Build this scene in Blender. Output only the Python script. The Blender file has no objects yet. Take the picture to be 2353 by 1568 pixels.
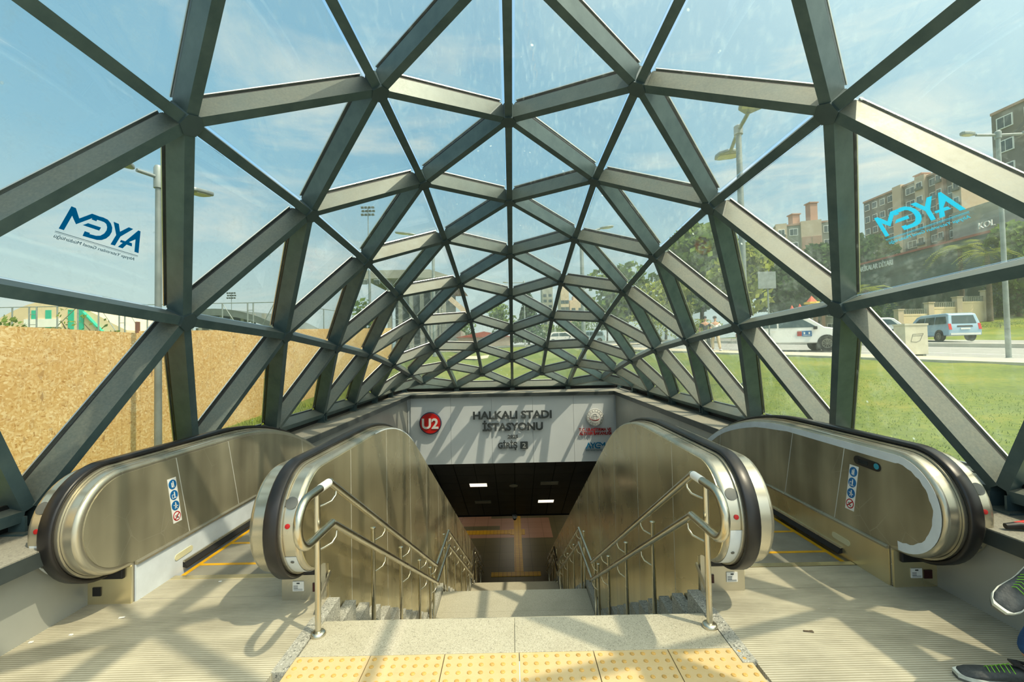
import bpy, bmesh, math, random
from mathutils import Vector, Matrix, Quaternion
R = math.radians
sc = bpy.context.scene
col = sc.collection
rnd = random.Random(7)

# ------------------------------------------------------------------ camera
F_PX, PITCH, ROLL, YAW = 1032.0, 0.0266958, -0.0197787, 0.0030491
EYE = Vector((-0.0223, 0.0, 1.583))
_fw = Vector((math.sin(YAW)*math.cos(PITCH), math.cos(YAW)*math.cos(PITCH), math.sin(PITCH)))
_rt = Vector((math.cos(YAW), -math.sin(YAW), 0)); _up = _rt.cross(_fw)
_r2 = math.cos(ROLL)*_rt + math.sin(ROLL)*_up
_u2 = -math.sin(ROLL)*_rt + math.cos(ROLL)*_up
cam_d = bpy.data.cameras.new('camera'); cam = bpy.data.objects.new('camera', cam_d); col.objects.link(cam)
cam_d.sensor_width = 36.0; cam_d.lens = F_PX/2353*36.0; cam_d.clip_end = 2000; cam_d.clip_start = 0.05
m3 = Matrix((( _r2.x, _u2.x, -_fw.x), (_r2.y, _u2.y, -_fw.y), (_r2.z, _u2.z, -_fw.z)))
cam.matrix_world = Matrix.Translation(EYE) @ m3.to_4x4()
sc.camera = cam
sc.view_settings.view_transform = 'Standard'; sc.view_settings.look = 'None'
sc.view_settings.gamma = 1.0; sc.view_settings.exposure = 0.72; sc.view_settings.use_curve_mapping = False
sc.cycles.transparent_max_bounces = 20; sc.cycles.max_bounces = 7; sc.cycles.diffuse_bounces = 2
sc.cycles.glossy_bounces = 3; sc.cycles.sample_clamp_indirect = 6.0; sc.cycles.caustics_reflective = False

def ray(u, v):
    return _r2*((u-1176.5)/F_PX) - _u2*((v-784.0)/F_PX) + _fw
def at(u, v, Y):            # a sighting taken from the survey picture, at distance Y
    r = ray(u, v); return EYE + r*(Y/r.y)

# ------------------------------------------------------------------ object helpers
WL = {}                      # world location of empties
def tag(o, label=None, cat=None, group=None, kind=None):
    if label: o['label'] = label
    if cat: o['category'] = cat
    if group: o['group'] = group
    if kind: o['kind'] = kind
    return o
def empty(name, loc=(0, 0, 0), rz=0.0, parent=None):
    o = bpy.data.objects.new(name, None); col.objects.link(o); o.empty_display_size = 0.1
    o.location = loc; o.rotation_euler = (0, 0, rz); WL[o.name] = Vector(loc)
    return o
class MB:
    def __init__(s): s.v = []; s.f = []; s.m = []
    def add(s, vs, fs, m=0):
        b = len(s.v); s.v += [tuple(p) for p in vs]
        for f in fs: s.f.append(tuple(b+i for i in f)); s.m.append(m)
        return s
    def box(s, c, d, M=None, m=0):
        hx, hy, hz = d[0]/2, d[1]/2, d[2]/2
        vs = [Vector((x*hx, y*hy, z*hz)) for x in (-1, 1) for y in (-1, 1) for z in (-1, 1)]
        if M is not None: vs = [M @ p for p in vs]
        c = Vector(c); vs = [c+p for p in vs]
        return s.add(vs, [(0,1,3,2),(4,6,7,5),(0,4,5,1),(2,3,7,6),(0,2,6,4),(1,5,7,3)], m)
    def bb(s, x0, x1, y0, y1, z0, z1, m=0):
        return s.box(((x0+x1)/2, (y0+y1)/2, (z0+z1)/2), (abs(x1-x0), abs(y1-y0), abs(z1-z0)), None, m)
    def beam(s, a, b, w, h, up=(0, 0, 1), m=0):
        a = Vector(a); b = Vector(b); d = b-a; L = d.length; d.normalize()
        x = d.cross(Vector(up)); x.normalize(); z = x.cross(d)
        M = Matrix((x, d, z)).transposed()
        return s.box((a+b)/2, (w, L, h), M, m)
    def prism(s, pts, fn, c0, c1, m=0):          # polygon pts (a,b) extruded from c0 to c1 through fn(a,b,c)
        n = len(pts)
        vs = [fn(a, b, c0) for a, b in pts]+[fn(a, b, c1) for a, b in pts]
        fs = [tuple(range(n)), tuple(range(2*n-1, n-1, -1))]+[(i, (i+1) % n, n+(i+1) % n, n+i) for i in range(n)]
        return s.add(vs, fs, m)
    def tube(s, pts, r, n=10, m=0, caps=True, closed=False):
        pts = [Vector(p) for p in pts]; N = len(pts); rr = r if isinstance(r, (list, tuple)) else [r]*N
        vs = []; u = None
        for i in range(N):
            if closed: t = pts[(i+1) % N]-pts[i-1]
            else: t = pts[min(i+1, N-1)]-pts[max(i-1, 0)]
            t.normalize()
            if u is None:
                u = t.orthogonal(); u.normalize()
            else:
                u = u-t*u.dot(t)
                if u.length < 1e-6: u = t.orthogonal()
                u.normalize()
            w = t.cross(u)
            k = 1.0
            if 0 < i < N-1 or closed:
                a = (pts[i]-pts[i-1]); b = (pts[(i+1) % N]-pts[i])
                if a.length > 1e-9 and b.length > 1e-9:
                    k = 1/max(0.5, math.cos(a.angle(b)/2))
            for j in range(n):
                ang = 2*math.pi*j/n
                vs.append(pts[i]+(u*math.cos(ang)+w*math.sin(ang))*rr[i]*(k if k < 1.05 else 1.05))
        fs = []
        for i in range(N if closed else N-1):
            for j in range(n):
                a = i*n+j; b = i*n+(j+1) % n; c = ((i+1) % N)*n+(j+1) % n; d = ((i+1) % N)*n+j
                fs.append((a, b, c, d))
        if caps and not closed:
            fs.append(tuple(range(n-1, -1, -1))); fs.append(tuple((N-1)*n+j for j in range(n)))
        return s.add(vs, fs, m)
    def lathe(s, prof, c, axis=(0, 0, 1), n=16, m=0):   # prof: (r,h) list
        ax = Vector(axis); ax.normalize(); u = ax.orthogonal(); u.normalize(); w = ax.cross(u); c = Vector(c)
        vs = []; N = len(prof)
        for r, h in prof:
            for j in range(n):
                a = 2*math.pi*j/n
                vs.append(c+ax*h+(u*math.cos(a)+w*math.sin(a))*max(r, 1e-5))
        fs = [(i*n+j, i*n+(j+1) % n, (i+1)*n+(j+1) % n, (i+1)*n+j) for i in range(N-1) for j in range(n)]
        fs.append(tuple(range(n-1, -1, -1))); fs.append(tuple((N-1)*n+j for j in range(n)))
        return s.add(vs, fs, m)
    def sweep(s, path, prof, X=Vector((1, 0, 0)), m=0, caps=True):   # path of (P, N): prof (a along X, b along N)
        n = len(prof); vs = []
        for P, Nn in path:
            for a, b in prof: vs.append(P+X*a+Nn*b)
        fs = [(i*n+j, i*n+(j+1) % n, (i+1)*n+(j+1) % n, (i+1)*n+j) for i in range(len(path)-1) for j in range(n)]
        if caps:
            fs.append(tuple(range(n))); fs.append(tuple((len(path)-1)*n+j for j in range(n-1, -1, -1)))
        return s.add(vs, fs, m)
    def build(s, name, mats, parent=None, local=False, smooth=None, bevel=None, rz=None):
        if not isinstance(mats, (list, tuple)): mats = [mats]
        me = bpy.data.meshes.new(name)
        vs = s.v
        if parent is not None and not local:
            w = WL[parent.name]; vs = [(p[0]-w.x, p[1]-w.y, p[2]-w.z) for p in vs]
            off = Vector((0, 0, 0)); wl = w
        elif parent is None:
            xs = [p[0] for p in vs]; ys = [p[1] for p in vs]; zs = [p[2] for p in vs]
            off = Vector(((min(xs)+max(xs))/2, (min(ys)+max(ys))/2, min(zs)))
            vs = [(p[0]-off.x, p[1]-off.y, p[2]-off.z) for p in vs]
            wl = off
        else:
            off = Vector((0, 0, 0)); wl = Vector((0, 0, 0))
        me.from_pydata(vs, [], s.f)
        for mt in mats: me.materials.append(mt)
        if len(mats) > 1: me.polygons.foreach_set('material_index', s.m)
        bm = bmesh.new(); bm.from_mesh(me)
        bmesh.ops.recalc_face_normals(bm, faces=bm.faces)
        bm.to_mesh(me); bm.free()
        if smooth is not None:
            me.polygons.foreach_set('use_smooth', [True]*len(me.polygons))
            me.set_sharp_from_angle(angle=R(smooth))
        me.update()
        o = bpy.data.objects.new(name, me); col.objects.link(o)
        o.location = off
        if parent is not None: o.parent = parent
        WL[o.name] = wl.copy()
        if bevel:
            b = o.modifiers.new('bevel', 'BEVEL'); b.width = bevel[0]; b.segments = bevel[1]; b.limit_method = 'ANGLE'; b.angle_limit = R(bevel[2] if len(bevel) > 2 else 50)
            b.harden_normals = False
        return o
def cp(o, parent=None, loc=None, rz=None, name=None):   # copy of a thing with its parts
    c = o.copy(); col.objects.link(c)
    if parent is not None: c.parent = parent
    if loc is not None: c.location = loc
    if rz is not None: c.rotation_euler = (0, 0, rz)
    for ch in list(o.children): cp(ch, c)
    return c

# ------------------------------------------------------------------ materials
def srgb(r, g, b):
    f = lambda c: ((c/255+0.055)/1.055)**2.4 if c/255 > 0.04045 else c/255/12.92
    return (f(r), f(g), f(b), 1.0)
class NT:
    def __init__(s, name):
        s.mat = bpy.data.materials.new(name); s.mat.use_nodes = True
        s.t = s.mat.node_tree; s.t.nodes.clear(); s.out = s.n('ShaderNodeOutputMaterial')
    def n(s, typ, **kw):
        nd = s.t.nodes.new(typ)
        for k, v in kw.items():
            if k.startswith('i_'):
                key = k[2:]; key = int(key) if key.isdigit() else key
                nd.inputs[key].default_value = v
            else: setattr(nd, k, v)
        return nd
    def l(s, a, b): s.t.links.new(a, b)
    def coord(s, kind='Object', scale=(1, 1, 1), rot=(0, 0, 0)):
        tc = s.n('ShaderNodeTexCoord'); mp = s.n('ShaderNodeMapping')
        mp.inputs['Scale'].default_value = scale; mp.inputs['Rotation'].default_value = rot
        s.l(tc.outputs[kind], mp.inputs['Vector']); return mp.outputs['Vector']
    def pos(s, scale=(1, 1, 1), rot=(0, 0, 0)):
        g = s.n('ShaderNodeNewGeometry'); mp = s.n('ShaderNodeMapping')
        mp.inputs['Scale'].default_value = scale; mp.inputs['Rotation'].default_value = rot
        s.l(g.outputs['Position'], mp.inputs['Vector']); return mp.outputs['Vector']
    def noise(s, vec, scale=5, detail=4, rough=0.55, dist=0.0):
        nd = s.n('ShaderNodeTexNoise'); nd.inputs['Scale'].default_value = scale; nd.inputs['Detail'].default_value = detail
        nd.inputs['Roughness'].default_value = rough; nd.inputs['Distortion'].default_value = dist
        s.l(vec, nd.inputs['Vector']); return nd.outputs['Fac']
    def ramp(s, fac, stops):
        nd = s.n('ShaderNodeValToRGB'); e = nd.color_ramp.elements
        while len(e) < len(stops): e.new(0.5)
        for k, (p, c) in enumerate(stops): e[k].position = p; e[k].color = c if len(c) == 4 else (*c, 1)
        s.l(fac, nd.inputs['Fac']); return nd.outputs['Color']
    def mix(s, fac, a, b, blend='MIX'):
        nd = s.n('ShaderNodeMix', data_type='RGBA', blend_type=blend)
        for sock, v in ((nd.inputs[0], fac), (nd.inputs[6], a), (nd.inputs[7], b)):
            if hasattr(v, 'links') or isinstance(v, bpy.types.NodeSocket): s.l(v, sock)
            else: sock.default_value = v
        return nd.outputs[2]
    def math(s, op, a, b=0.0, clamp=False):
        nd = s.n('ShaderNodeMath', operation=op, use_clamp=clamp)
        for k, v in ((0, a), (1, b)):
            if isinstance(v, bpy.types.NodeSocket): s.l(v, nd.inputs[k])
            else: nd.inputs[k].default_value = v
        return nd.outputs[0]
    def bump(s, h, strength=0.3, dist=0.01):
        nd = s.n('ShaderNodeBump'); nd.inputs['Strength'].default_value = strength; nd.inputs['Distance'].default_value = dist
        s.l(h, nd.inputs['Height']); return nd.outputs['Normal']
    def pbsdf(s, color=None, rough=0.5, metal=0.0, normal=None, **kw):
        p = s.n('ShaderNodeBsdfPrincipled')
        for key, v in (('Base Color', color), ('Roughness', rough), ('Metallic', metal), ('Normal', normal)):
            if v is None: continue
            if isinstance(v, bpy.types.NodeSocket): s.l(v, p.inputs[key])
            else: p.inputs[key].default_value = v
        for k, v in kw.items(): p.inputs[k.replace('_', ' ')].default_value = v
        s.l(p.outputs[0], s.out.inputs['Surface']); return p
def simple(name, c, rough=0.5, metal=0.0, var=0.12, scale=3.0, bump=0.0, bscale=40, c2=None):
    t = NT(name); v = t.pos()
    nz = t.noise(v, scale, 5)
    d = c2 if c2 else tuple(x*(1-var*2) for x in c[:3])+(1,)
    e = c if c2 else tuple(min(1, x*(1+var)) for x in c[:3])+(1,)
    cc = t.ramp(nz, [(0.3, d), (0.7, e)])
    nrm = None
    if bump: nrm = t.bump(t.noise(v, bscale, 3), bump, 0.01)
    t.pbsdf(cc, rough, metal, nrm); return t.mat

M = {}
# steel frame paint: dark grey-green with dust
def mk_frame():
    t = NT('frame_paint'); v = t.pos()
    cl_ = t.noise(v, 6, 6, 0.65); fine = t.noise(v, 60, 3)
    c = t.ramp(cl_, [(0.25, srgb(64, 86, 90)), (0.7, srgb(88, 108, 110))])
    # settled dust lies on whatever faces upwards
    g = t.n('ShaderNodeNewGeometry'); sp = t.n('ShaderNodeSeparateXYZ'); t.l(g.outputs['True Normal'], sp.inputs[0])
    up = t.ramp(sp.outputs['Z'], [(0.12, (0,)*3), (0.5, (1,)*3)])
    dn = t.noise(t.pos((1.5, 1.5, 1.5)), 3.0, 6, 0.7)
    df = t.mix(1.0, up, t.ramp(dn, [(0.25, (0.45,)*3), (0.7, (0.95,)*3)]), 'MULTIPLY')
    c = t.mix(df, c, t.ramp(fine, [(0.3, srgb(104, 108, 99)), (0.7, srgb(126, 128, 115))]))
    r = t.math('ADD', t.math('MULTIPLY', df, 0.16), t.math('ADD', t.math('MULTIPLY', fine, 0.12), 0.32))
    t.pbsdf(c, r, 0.2, t.bump(fine, 0.05, 0.002)); return t.mat
M['frame'] = mk_frame()
M['gasket'] = simple('black_gasket', srgb(18, 20, 20), 0.6)
M['cap'] = simple('aluminium_cap', srgb(205, 205, 198), 0.32, 0.9, 0.05)
M['hub'] = simple('hub_plate', srgb(72, 90, 94), 0.5, 0.3, 0.1)
def mk_glass():
    t = NT('canopy_glass')
    g = t.n('ShaderNodeNewGeometry')
    ior = t.math('ADD', t.math('MULTIPLY', g.outputs['Backfacing'], 1/1.5-1.5), 1.5)
    fr = t.n('ShaderNodeFresnel'); t.l(ior, fr.inputs['IOR'])
    tr = t.n('ShaderNodeBsdfTransparent'); tr.inputs[0].default_value = (0.945, 0.950, 0.912, 1)
    gl = t.n('ShaderNodeBsdfGlossy'); gl.inputs['Roughness'].default_value = 0.0; gl.inputs[0].default_value = (0.80, 0.92, 1, 1)
    mx = t.n('ShaderNodeMixShader'); t.l(t.math('MULTIPLY', fr.outputs[0], 1.7, True), mx.inputs[0]); t.l(tr.outputs[0], mx.inputs[1]); t.l(gl.outputs[0], mx.inputs[2])
    # dust film, wiping streaks and a few bird marks
    v = t.pos(); film = t.noise(v, 1.3, 5, 0.6)
    st = t.noise(t.pos((14, 5, 1.1), (0.5, 0.3, 0.2)), 2.2, 5, 0.6)
    stf = t.ramp(st, [(0.54, (0,)*3), (0.75, (0.10,)*3)])
    filmf = t.ramp(film, [(0.3, (0.016,)*3), (0.8, (0.056,)*3)])
    spk = t.n('ShaderNodeTexVoronoi'); spk.inputs['Scale'].default_value = 5.0; t.l(v, spk.inputs['Vector'])
    spf = t.ramp(spk.outputs['Distance'], [(0.035, (0.8,)*3), (0.075, (0.0,)*3)])
    gate = t.ramp(t.noise(v, 0.9, 2), [(0.55, (0,)*3), (0.60, (1,)*3)])
    spf2 = t.mix(1.0, spf, gate, 'MULTIPLY')
    d1 = t.mix(1.0, t.mix(1.0, stf, filmf, 'ADD'), spf2, 'ADD')
    df = t.n('ShaderNodeBsdfTranslucent'); df.inputs[0].default_value = (0.72, 0.86, 0.82, 1)
    dd = t.n('ShaderNodeBsdfDiffuse'); dd.inputs[0].default_value = (0.45, 0.48, 0.42, 1)
    dm = t.n('ShaderNodeMixShader'); dm.inputs[0].default_value = 0.4; t.l(df.outputs[0], dm.inputs[1]); t.l(dd.outputs[0], dm.inputs[2])
    m2 = t.n('ShaderNodeMixShader'); t.l(d1, m2.inputs[0]); t.l(mx.outputs[0], m2.inputs[1]); t.l(dm.outputs[0], m2.inputs[2])
    t.l(m2.outputs[0], t.out.inputs['Surface']); return t.mat
M['glass'] = mk_glass()
def mk_steel(name, c1, c2, rough=(0.22, 0.42), streak=(1.0, 1.0, 0.15), sc_=5.0, scratch=0.0, metal=1.0, bmp=0.03):
    t = NT(name); v = t.pos(streak)
    nz = t.noise(v, sc_, 2, 0.45); n2 = t.noise(t.pos((1, 1, 1)), 1.6, 3, 0.5)
    c = t.mix(0.5, t.ramp(nz, [(0.3, c1), (0.7, c2)]), t.ramp(n2, [(0.3, c1), (0.7, c2)]))
    r = t.ramp(n2, [(0.3, (rough[0],)*3), (0.7, (rough[1],)*3)])
    if scratch:
        vo = t.n('ShaderNodeTexVoronoi', feature='DISTANCE_TO_EDGE'); vo.inputs['Scale'].default_value = 3.1
        t.l(t.pos((1, 1.4, 1), (0.4, 0.2, 0.9)), vo.inputs['Vector'])
        ed = t.ramp(vo.outputs['Distance'], [(0.0, (1,)*3), (0.012, (0,)*3)])
        gate = t.ramp(t.noise(t.pos(), 2.3, 3), [(0.5, (0,)*3), (0.66, (scratch,)*3)])
        c = t.mix(t.mix(1.0, ed, gate, 'MULTIPLY'), c, srgb(205, 200, 180))
    t.pbsdf(c, r, metal, t.bump(nz, bmp, 0.004)); return t.mat
M['steel'] = mk_steel('brushed_steel', srgb(176, 170, 150), srgb(208, 202, 184), (0.2, 0.34), metal=0.8)
M['steel_dirty'] = mk_steel('stained_steel', srgb(112, 108, 90), srgb(194, 187, 160), (0.25, 0.45), scratch=0.35, metal=0.55, bmp=0.01)
M['steel_panel'] = mk_steel('stair_cladding_steel', srgb(214, 200, 158), srgb(236, 224, 184), (0.22, 0.36), (3, 3, 0.10), 2.2, metal=0.85, bmp=0.006)
M['tube'] = mk_steel('handrail_tube_steel', srgb(186, 180, 160), srgb(214, 208, 190), (0.2, 0.3))
M['film'] = simple('white_protective_film', srgb(214, 222, 228), 0.45, 0, 0.05, 8)
M['rubber'] = simple('black_rubber', srgb(30, 28, 28), 0.36, 0, 0.2, 6)
M['plastic'] = simple('black_plastic', srgb(26, 26, 28), 0.5, 0, 0.2, 20)
M['brush'] = simple('brush_strip', srgb(22, 22, 22), 0.8)
M['yellow'] = simple('yellow_marking', srgb(212, 160, 20), 0.5, 0, 0.12, 12)
def mk_ribs(name, c1, c2, axis, pitch, dirt=srgb(120, 116, 98)):
    t = NT(name); g = t.n('ShaderNodeNewGeometry'); sp = t.n('ShaderNodeSeparateXYZ'); t.l(g.outputs['Position'], sp.inputs[0])
    w = t.math('FRACT', t.math('MULTIPLY', sp.outputs[axis], 1/pitch))
    tri = t.math('ABSOLUTE', t.math('SUBTRACT', w, 0.5))
    rib = t.ramp(tri, [(0.12, (0,)*3), (0.24, (1,)*3)])
    nz = t.noise(t.pos((0.25, 1, 1)), 7, 6, 0.65); n2 = t.noise(t.pos(), 3, 5, 0.6)
    base = t.ramp(n2, [(0.3, c1), (0.7, c2)])
    base = t.mix(t.ramp(nz, [(0.45, (0,)*3), (0.8, (0.6,)*3)]), base, dirt)
    groove = t.mix(1.0, base, srgb(206, 203, 190), 'MULTIPLY')
    c = t.mix(rib, groove, base)
    wn = t.noise(t.pos((0.5, 1.0, 1)), 26, 4, 0.7)
    c = t.mix(t.ramp(wn, [(0.66, (0,)*3), (0.74, (0.5,)*3)]), c, srgb(214, 214, 205))
    t.pbsdf(c, 0.45, 0.05, t.bump(rib, 0.35, 0.003)); return t.mat
M['ribs'] = mk_ribs('ribbed_landing_plate', srgb(176, 170, 151), srgb(200, 194, 173), 1, 0.016)
M['grooves'] = mk_ribs('grooved_step_tread', srgb(128, 127, 118), srgb(160, 158, 146), 0, 0.0095)
def mk_granite(name, base, sp1, sp2, scale=220, rough=0.5, stain=0.3):
    t = NT(name); v = t.pos()
    vo = t.n('ShaderNodeTexVoronoi'); vo.inputs['Scale'].default_value = scale; t.l(v, vo.inputs['Vector'])
    g = t.ramp(vo.outputs['Color'], [(0.12, sp1), (0.32, base), (0.7, base), (0.95, sp2)])
    st = t.noise(v, 2.4, 6, 0.65)
    c = t.mix(t.ramp(st, [(0.5, (0,)*3), (0.85, (stain,)*3)]), g, srgb(120, 108, 80))
    t.pbsdf(c, rough, 0, t.bump(t.noise(v, 160, 3), 0.08, 0.002)); return t.mat
M['granite'] = mk_granite('pale_granite', srgb(174, 168, 147), srgb(136, 131, 114), srgb(196, 191, 172))
M['granite_grey'] = mk_granite('grey_granite', srgb(158, 157, 146), srgb(92, 94, 90), srgb(206, 204, 194), 150)
M['ledge_top'] = mk_granite('ledge_stone', srgb(146, 143, 130), srgb(120, 118, 108), srgb(164, 160, 146), 120, 0.6)
M['ledge'] = simple('dark_ledge_metal', srgb(72, 80, 80), 0.35, 0.3, 0.15, 4)
def mk_tactile():
    t = NT('tactile_yellow'); v = t.pos()
    nz = t.noise(v, 5, 6, 0.7); n2 = t.noise(v, 60, 4, 0.6)
    c = t.ramp(nz, [(0.3, srgb(192, 166, 114)), (0.55, srgb(196, 174, 130)), (0.8, srgb(174, 153, 110))])
    c = t.mix(t.ramp(n2, [(0.5, (0,)*3), (0.75, (0.35,)*3)]), c, srgb(196, 178, 130))
    t.pbsdf(c, 0.6, 0, t.bump(n2, 0.15, 0.002)); return t.mat
M['tactile'] = mk_tactile()
M['tactile_dome'] = simple('tactile_dome', srgb(198, 158, 84), 0.55, 0, 0.15, 9)
def mk_cladding(name, c1, c2, rough=0.35, metal=0.2):
    t = NT(name); v = t.pos(); nz = t.noise(v, 1.2, 5, 0.6)
    t.pbsdf(t.ramp(nz, [(0.3, c1), (0.7, c2)]), rough, metal); return t.mat
M['wall_metal'] = mk_cladding('grey_wall_cladding', srgb(160, 163, 156), srgb(178, 180, 172))
M['sign_panel'] = mk_cladding('sign_wall_cladding', srgb(222, 229, 234), srgb(230, 236, 240), 0.4, 0.05)
M['seam'] = simple('pale_joint_line', srgb(206, 206, 196), 0.5)
M['letter'] = simple('dark_letter', srgb(74, 80, 82), 0.5)
M['letter_red'] = simple('red_letter', srgb(172, 16, 18), 0.6)
M['badge_red'] = simple('badge_red', srgb(206, 24, 20), 0.3)
M['badge_rim'] = simple('badge_rim', srgb(60, 66, 96), 0.3, 0.4)
M['white'] = simple('white_paint', srgb(236, 236, 232), 0.4, 0, 0.03)
M['logo_blue'] = simple('logo_blue', srgb(0, 112, 158), 0.45, 0, 0.03)
def mk_vinyl(name, c):
    t = NT(name); a = t.n('ShaderNodeBsdfTranslucent'); a.inputs[0].default_value = c; b = t.n('ShaderNodeBsdfDiffuse'); b.inputs[0].default_value = c
    m = t.n('ShaderNodeMixShader'); m.inputs[0].default_value = 0.35; t.l(a.outputs[0], m.inputs[1]); t.l(b.outputs[0], m.inputs[2]); t.l(m.outputs[0], t.out.inputs['Surface']); return t.mat
M['logo_cyan_sunlit'] = mk_vinyl('logo_cyan_sunlit', srgb(110, 228, 255))  # same vinyl as the left decal, sunlight painted in as brighter cyan
M['logo_vinyl'] = mk_vinyl('logo_vinyl', srgb(0, 158, 214))
M['logo_navy'] = simple('logo_small_text', srgb(34, 92, 120), 0.45, 0, 0.03)
M['ceil_black'] = simple('black_ceiling_panel', srgb(42, 44, 48), 0.55, 0, 0.2, 2)
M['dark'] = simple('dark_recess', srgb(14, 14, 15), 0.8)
def mk_tile(name, c1, c2, size, grout):
    t = NT(name); v = t.pos()
    b = t.n('ShaderNodeTexBrick', offset=0.0, squash=1.0); b.inputs['Scale'].default_value = 1.0
    b.inputs['Brick Width'].default_value = size; b.inputs['Row Height'].default_value = size
    b.inputs['Mortar Size'].default_value = 0.008; b.inputs['Color1'].default_value = c1; b.inputs['Color2'].default_value = c2
    b.inputs['Mortar'].default_value = grout; t.l(v, b.inputs['Vector'])
    t.pbsdf(b.outputs['Color'], 0.35); return t.mat
M['tile_dark'] = mk_tile('olive_floor_tile', srgb(104, 98, 66), srgb(98, 92, 62), 0.6, srgb(70, 66, 46))
M['tile_pink'] = mk_tile('pink_floor_tile', srgb(170, 132, 108), srgb(164, 126, 102), 0.6, srgb(120, 90, 70))
M['tile_yellow'] = mk_tile('yellow_guide_tile', srgb(212, 168, 26), srgb(204, 158, 22), 0.15, srgb(150, 104, 12))
def emit(name, c, s):
    t = NT(name); e = t.n('ShaderNodeEmission'); e.inputs[0].default_value = c; e.inputs[1].default_value = s
    t.l(e.outputs[0], t.out.inputs['Surface']); return t.mat
M['lamp_on'] = emit('lit_panel', (1, 0.84, 0.58, 1), 1.25)
M['lamp_hall'] = emit('lit_hall_panel', (1, 0.88, 0.68, 1), 6.5)
M['lamp_off'] = simple('unlit_panel', srgb(150, 150, 140), 0.5)
M['galv'] = simple('galvanised_steel', srgb(140, 150, 150), 0.45, 0.3, 0.12, 5)
def mk_osb():
    t = NT('osb_board'); base = t.pos()
    wob = t.n('ShaderNodeTexNoise'); wob.inputs['Scale'].default_value = 4.0; t.l(base, wob.inputs['Vector'])
    cols = None
    for k, (sc_, rot) in enumerate((((1, 28, 84), 0.5), ((1, 86, 26), -0.7), ((1, 44, 60), 0.15))):
        mp = t.n('ShaderNodeMapping'); mp.inputs['Scale'].default_value = sc_; mp.inputs['Rotation'].default_value = (rot, 0, 0)
        ad = t.n('ShaderNodeVectorMath', operation='MULTIPLY_ADD'); t.l(wob.outputs['Color'], ad.inputs[0]); ad.inputs[1].default_value = (0.0, 0.12, 0.12); t.l(base, ad.inputs[2])
        t.l(ad.outputs[0], mp.inputs['Vector'])
        vo = t.n('ShaderNodeTexVoronoi'); vo.inputs['Scale'].default_value = 1.0; t.l(mp.outputs[0], vo.inputs['Vector'])
        c = t.ramp(vo.outputs['Color'], [(0.1, srgb(168, 122, 56)), (0.35, srgb(204, 162, 94)), (0.65, srgb(218, 182, 118)), (0.92, srgb(242, 220, 172))])
        pick = t.ramp(vo.outputs['Color'], [(0.50, (0,)*3), (0.52, (1,)*3)]); sepc = t.n('ShaderNodeSeparateColor'); t.l(vo.outputs['Color'], sepc.inputs[0])
        pick = t.math('GREATER_THAN', sepc.outputs[1], 0.5)
        cols = c if cols is None else t.mix(pick, cols, c)
    big = t.noise(base, 1.2, 3)
    c = t.mix(t.ramp(big, [(0.4, (0,)*3), (0.7, (0.25,)*3)]), cols, srgb(190, 140, 70))
    dk = t.n('ShaderNodeTexVoronoi'); dk.inputs['Scale'].default_value = 1.0; t.l(t.pos((1, 26, 12), (0.9, 0, 0)), dk.inputs['Vector'])
    c = t.mix(t.ramp(dk.outputs['Color'], [(0.03, (0.75,)*3), (0.10, (0,)*3)]), c, srgb(120, 74, 26))
    t.pbsdf(c, 0.7); return t.mat
M['osb'] = mk_osb()
def mk_grass():
    t = NT('lawn'); v = t.pos()
    a = t.noise(v, 0.5, 5, 0.6); b = t.noise(t.pos((1, 1, 0.4)), 9, 5, 0.7); f = t.noise(t.pos((1, 1, 1)), 60, 4, 0.7)
    c = t.ramp(t.mix(0.5, a, b), [(0.38, srgb(80, 96, 8)), (0.5, srgb(108, 122, 16)), (0.60, srgb(138, 134, 36))])
    c = t.mix(t.ramp(f, [(0.35, (0.5,)*3), (0.6, (0,)*3)]), c, srgb(70, 104, 18))
    t.pbsdf(c, 0.8, 0, t.bump(f, 0.6, 0.03)); return t.mat
M['grass'] = mk_grass()
M['blade'] = simple('grass_blade', srgb(150, 168, 48), 0.6, 0, 0.25, 3, c2=srgb(118, 142, 26))
M['asphalt'] = simple('asphalt', srgb(150, 150, 146), 0.8, 0, 0.08, 2)
M['paving'] = simple('pale_paving', srgb(206, 192, 164), 0.7, 0, 0.1, 3)
M['kerb'] = simple('kerb_stone', srgb(190, 186, 172), 0.7, 0, 0.08, 3)
M['line'] = simple('road_marking', srgb(226, 226, 220), 0.6)
def leaf(name, c1, c2):
    t = NT(name); v = t.pos(); nz = t.noise(v, 1.1, 4)
    c = t.ramp(nz, [(0.3, c1), (0.7, c2)])
    d = t.n('ShaderNodeBsdfDiffuse'); t.l(c, d.inputs[0]); tl = t.n('ShaderNodeBsdfTranslucent'); t.l(c, tl.inputs[0])
    m = t.n('ShaderNodeMixShader'); m.inputs[0].default_value = 0.3; t.l(d.outputs[0], m.inputs[1]); t.l(tl.outputs[0], m.inputs[2])
    t.l(m.outputs[0], t.out.inputs['Surface']); return t.mat
M['leaf'] = leaf('foliage', srgb(84, 112, 50), srgb(132, 152, 76))
M['leaf_dark'] = leaf('dark_foliage', srgb(54, 82, 50), srgb(88, 112, 66))
M['leaf_yellow'] = leaf('yellow_green_foliage', srgb(130, 146, 62), srgb(168, 172, 88))
M['bark'] = simple('bark', srgb(96, 84, 68), 0.85, 0, 0.2, 6)
M['plate_grey'] = simple('grey_cover_plate', srgb(104, 106, 102), 0.5, 0.3)
M['letter_dark_red'] = simple('dark_red_window', srgb(58, 16, 16), 0.25)
M['sign_blue'] = simple('mandatory_blue', srgb(20, 104, 164), 0.4)
M['lamp_lens'] = simple('cream_lens', srgb(216, 210, 170), 0.3)
M['glass_dark'] = simple('dark_display_glass', srgb(14, 30, 40), 0.15)
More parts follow.
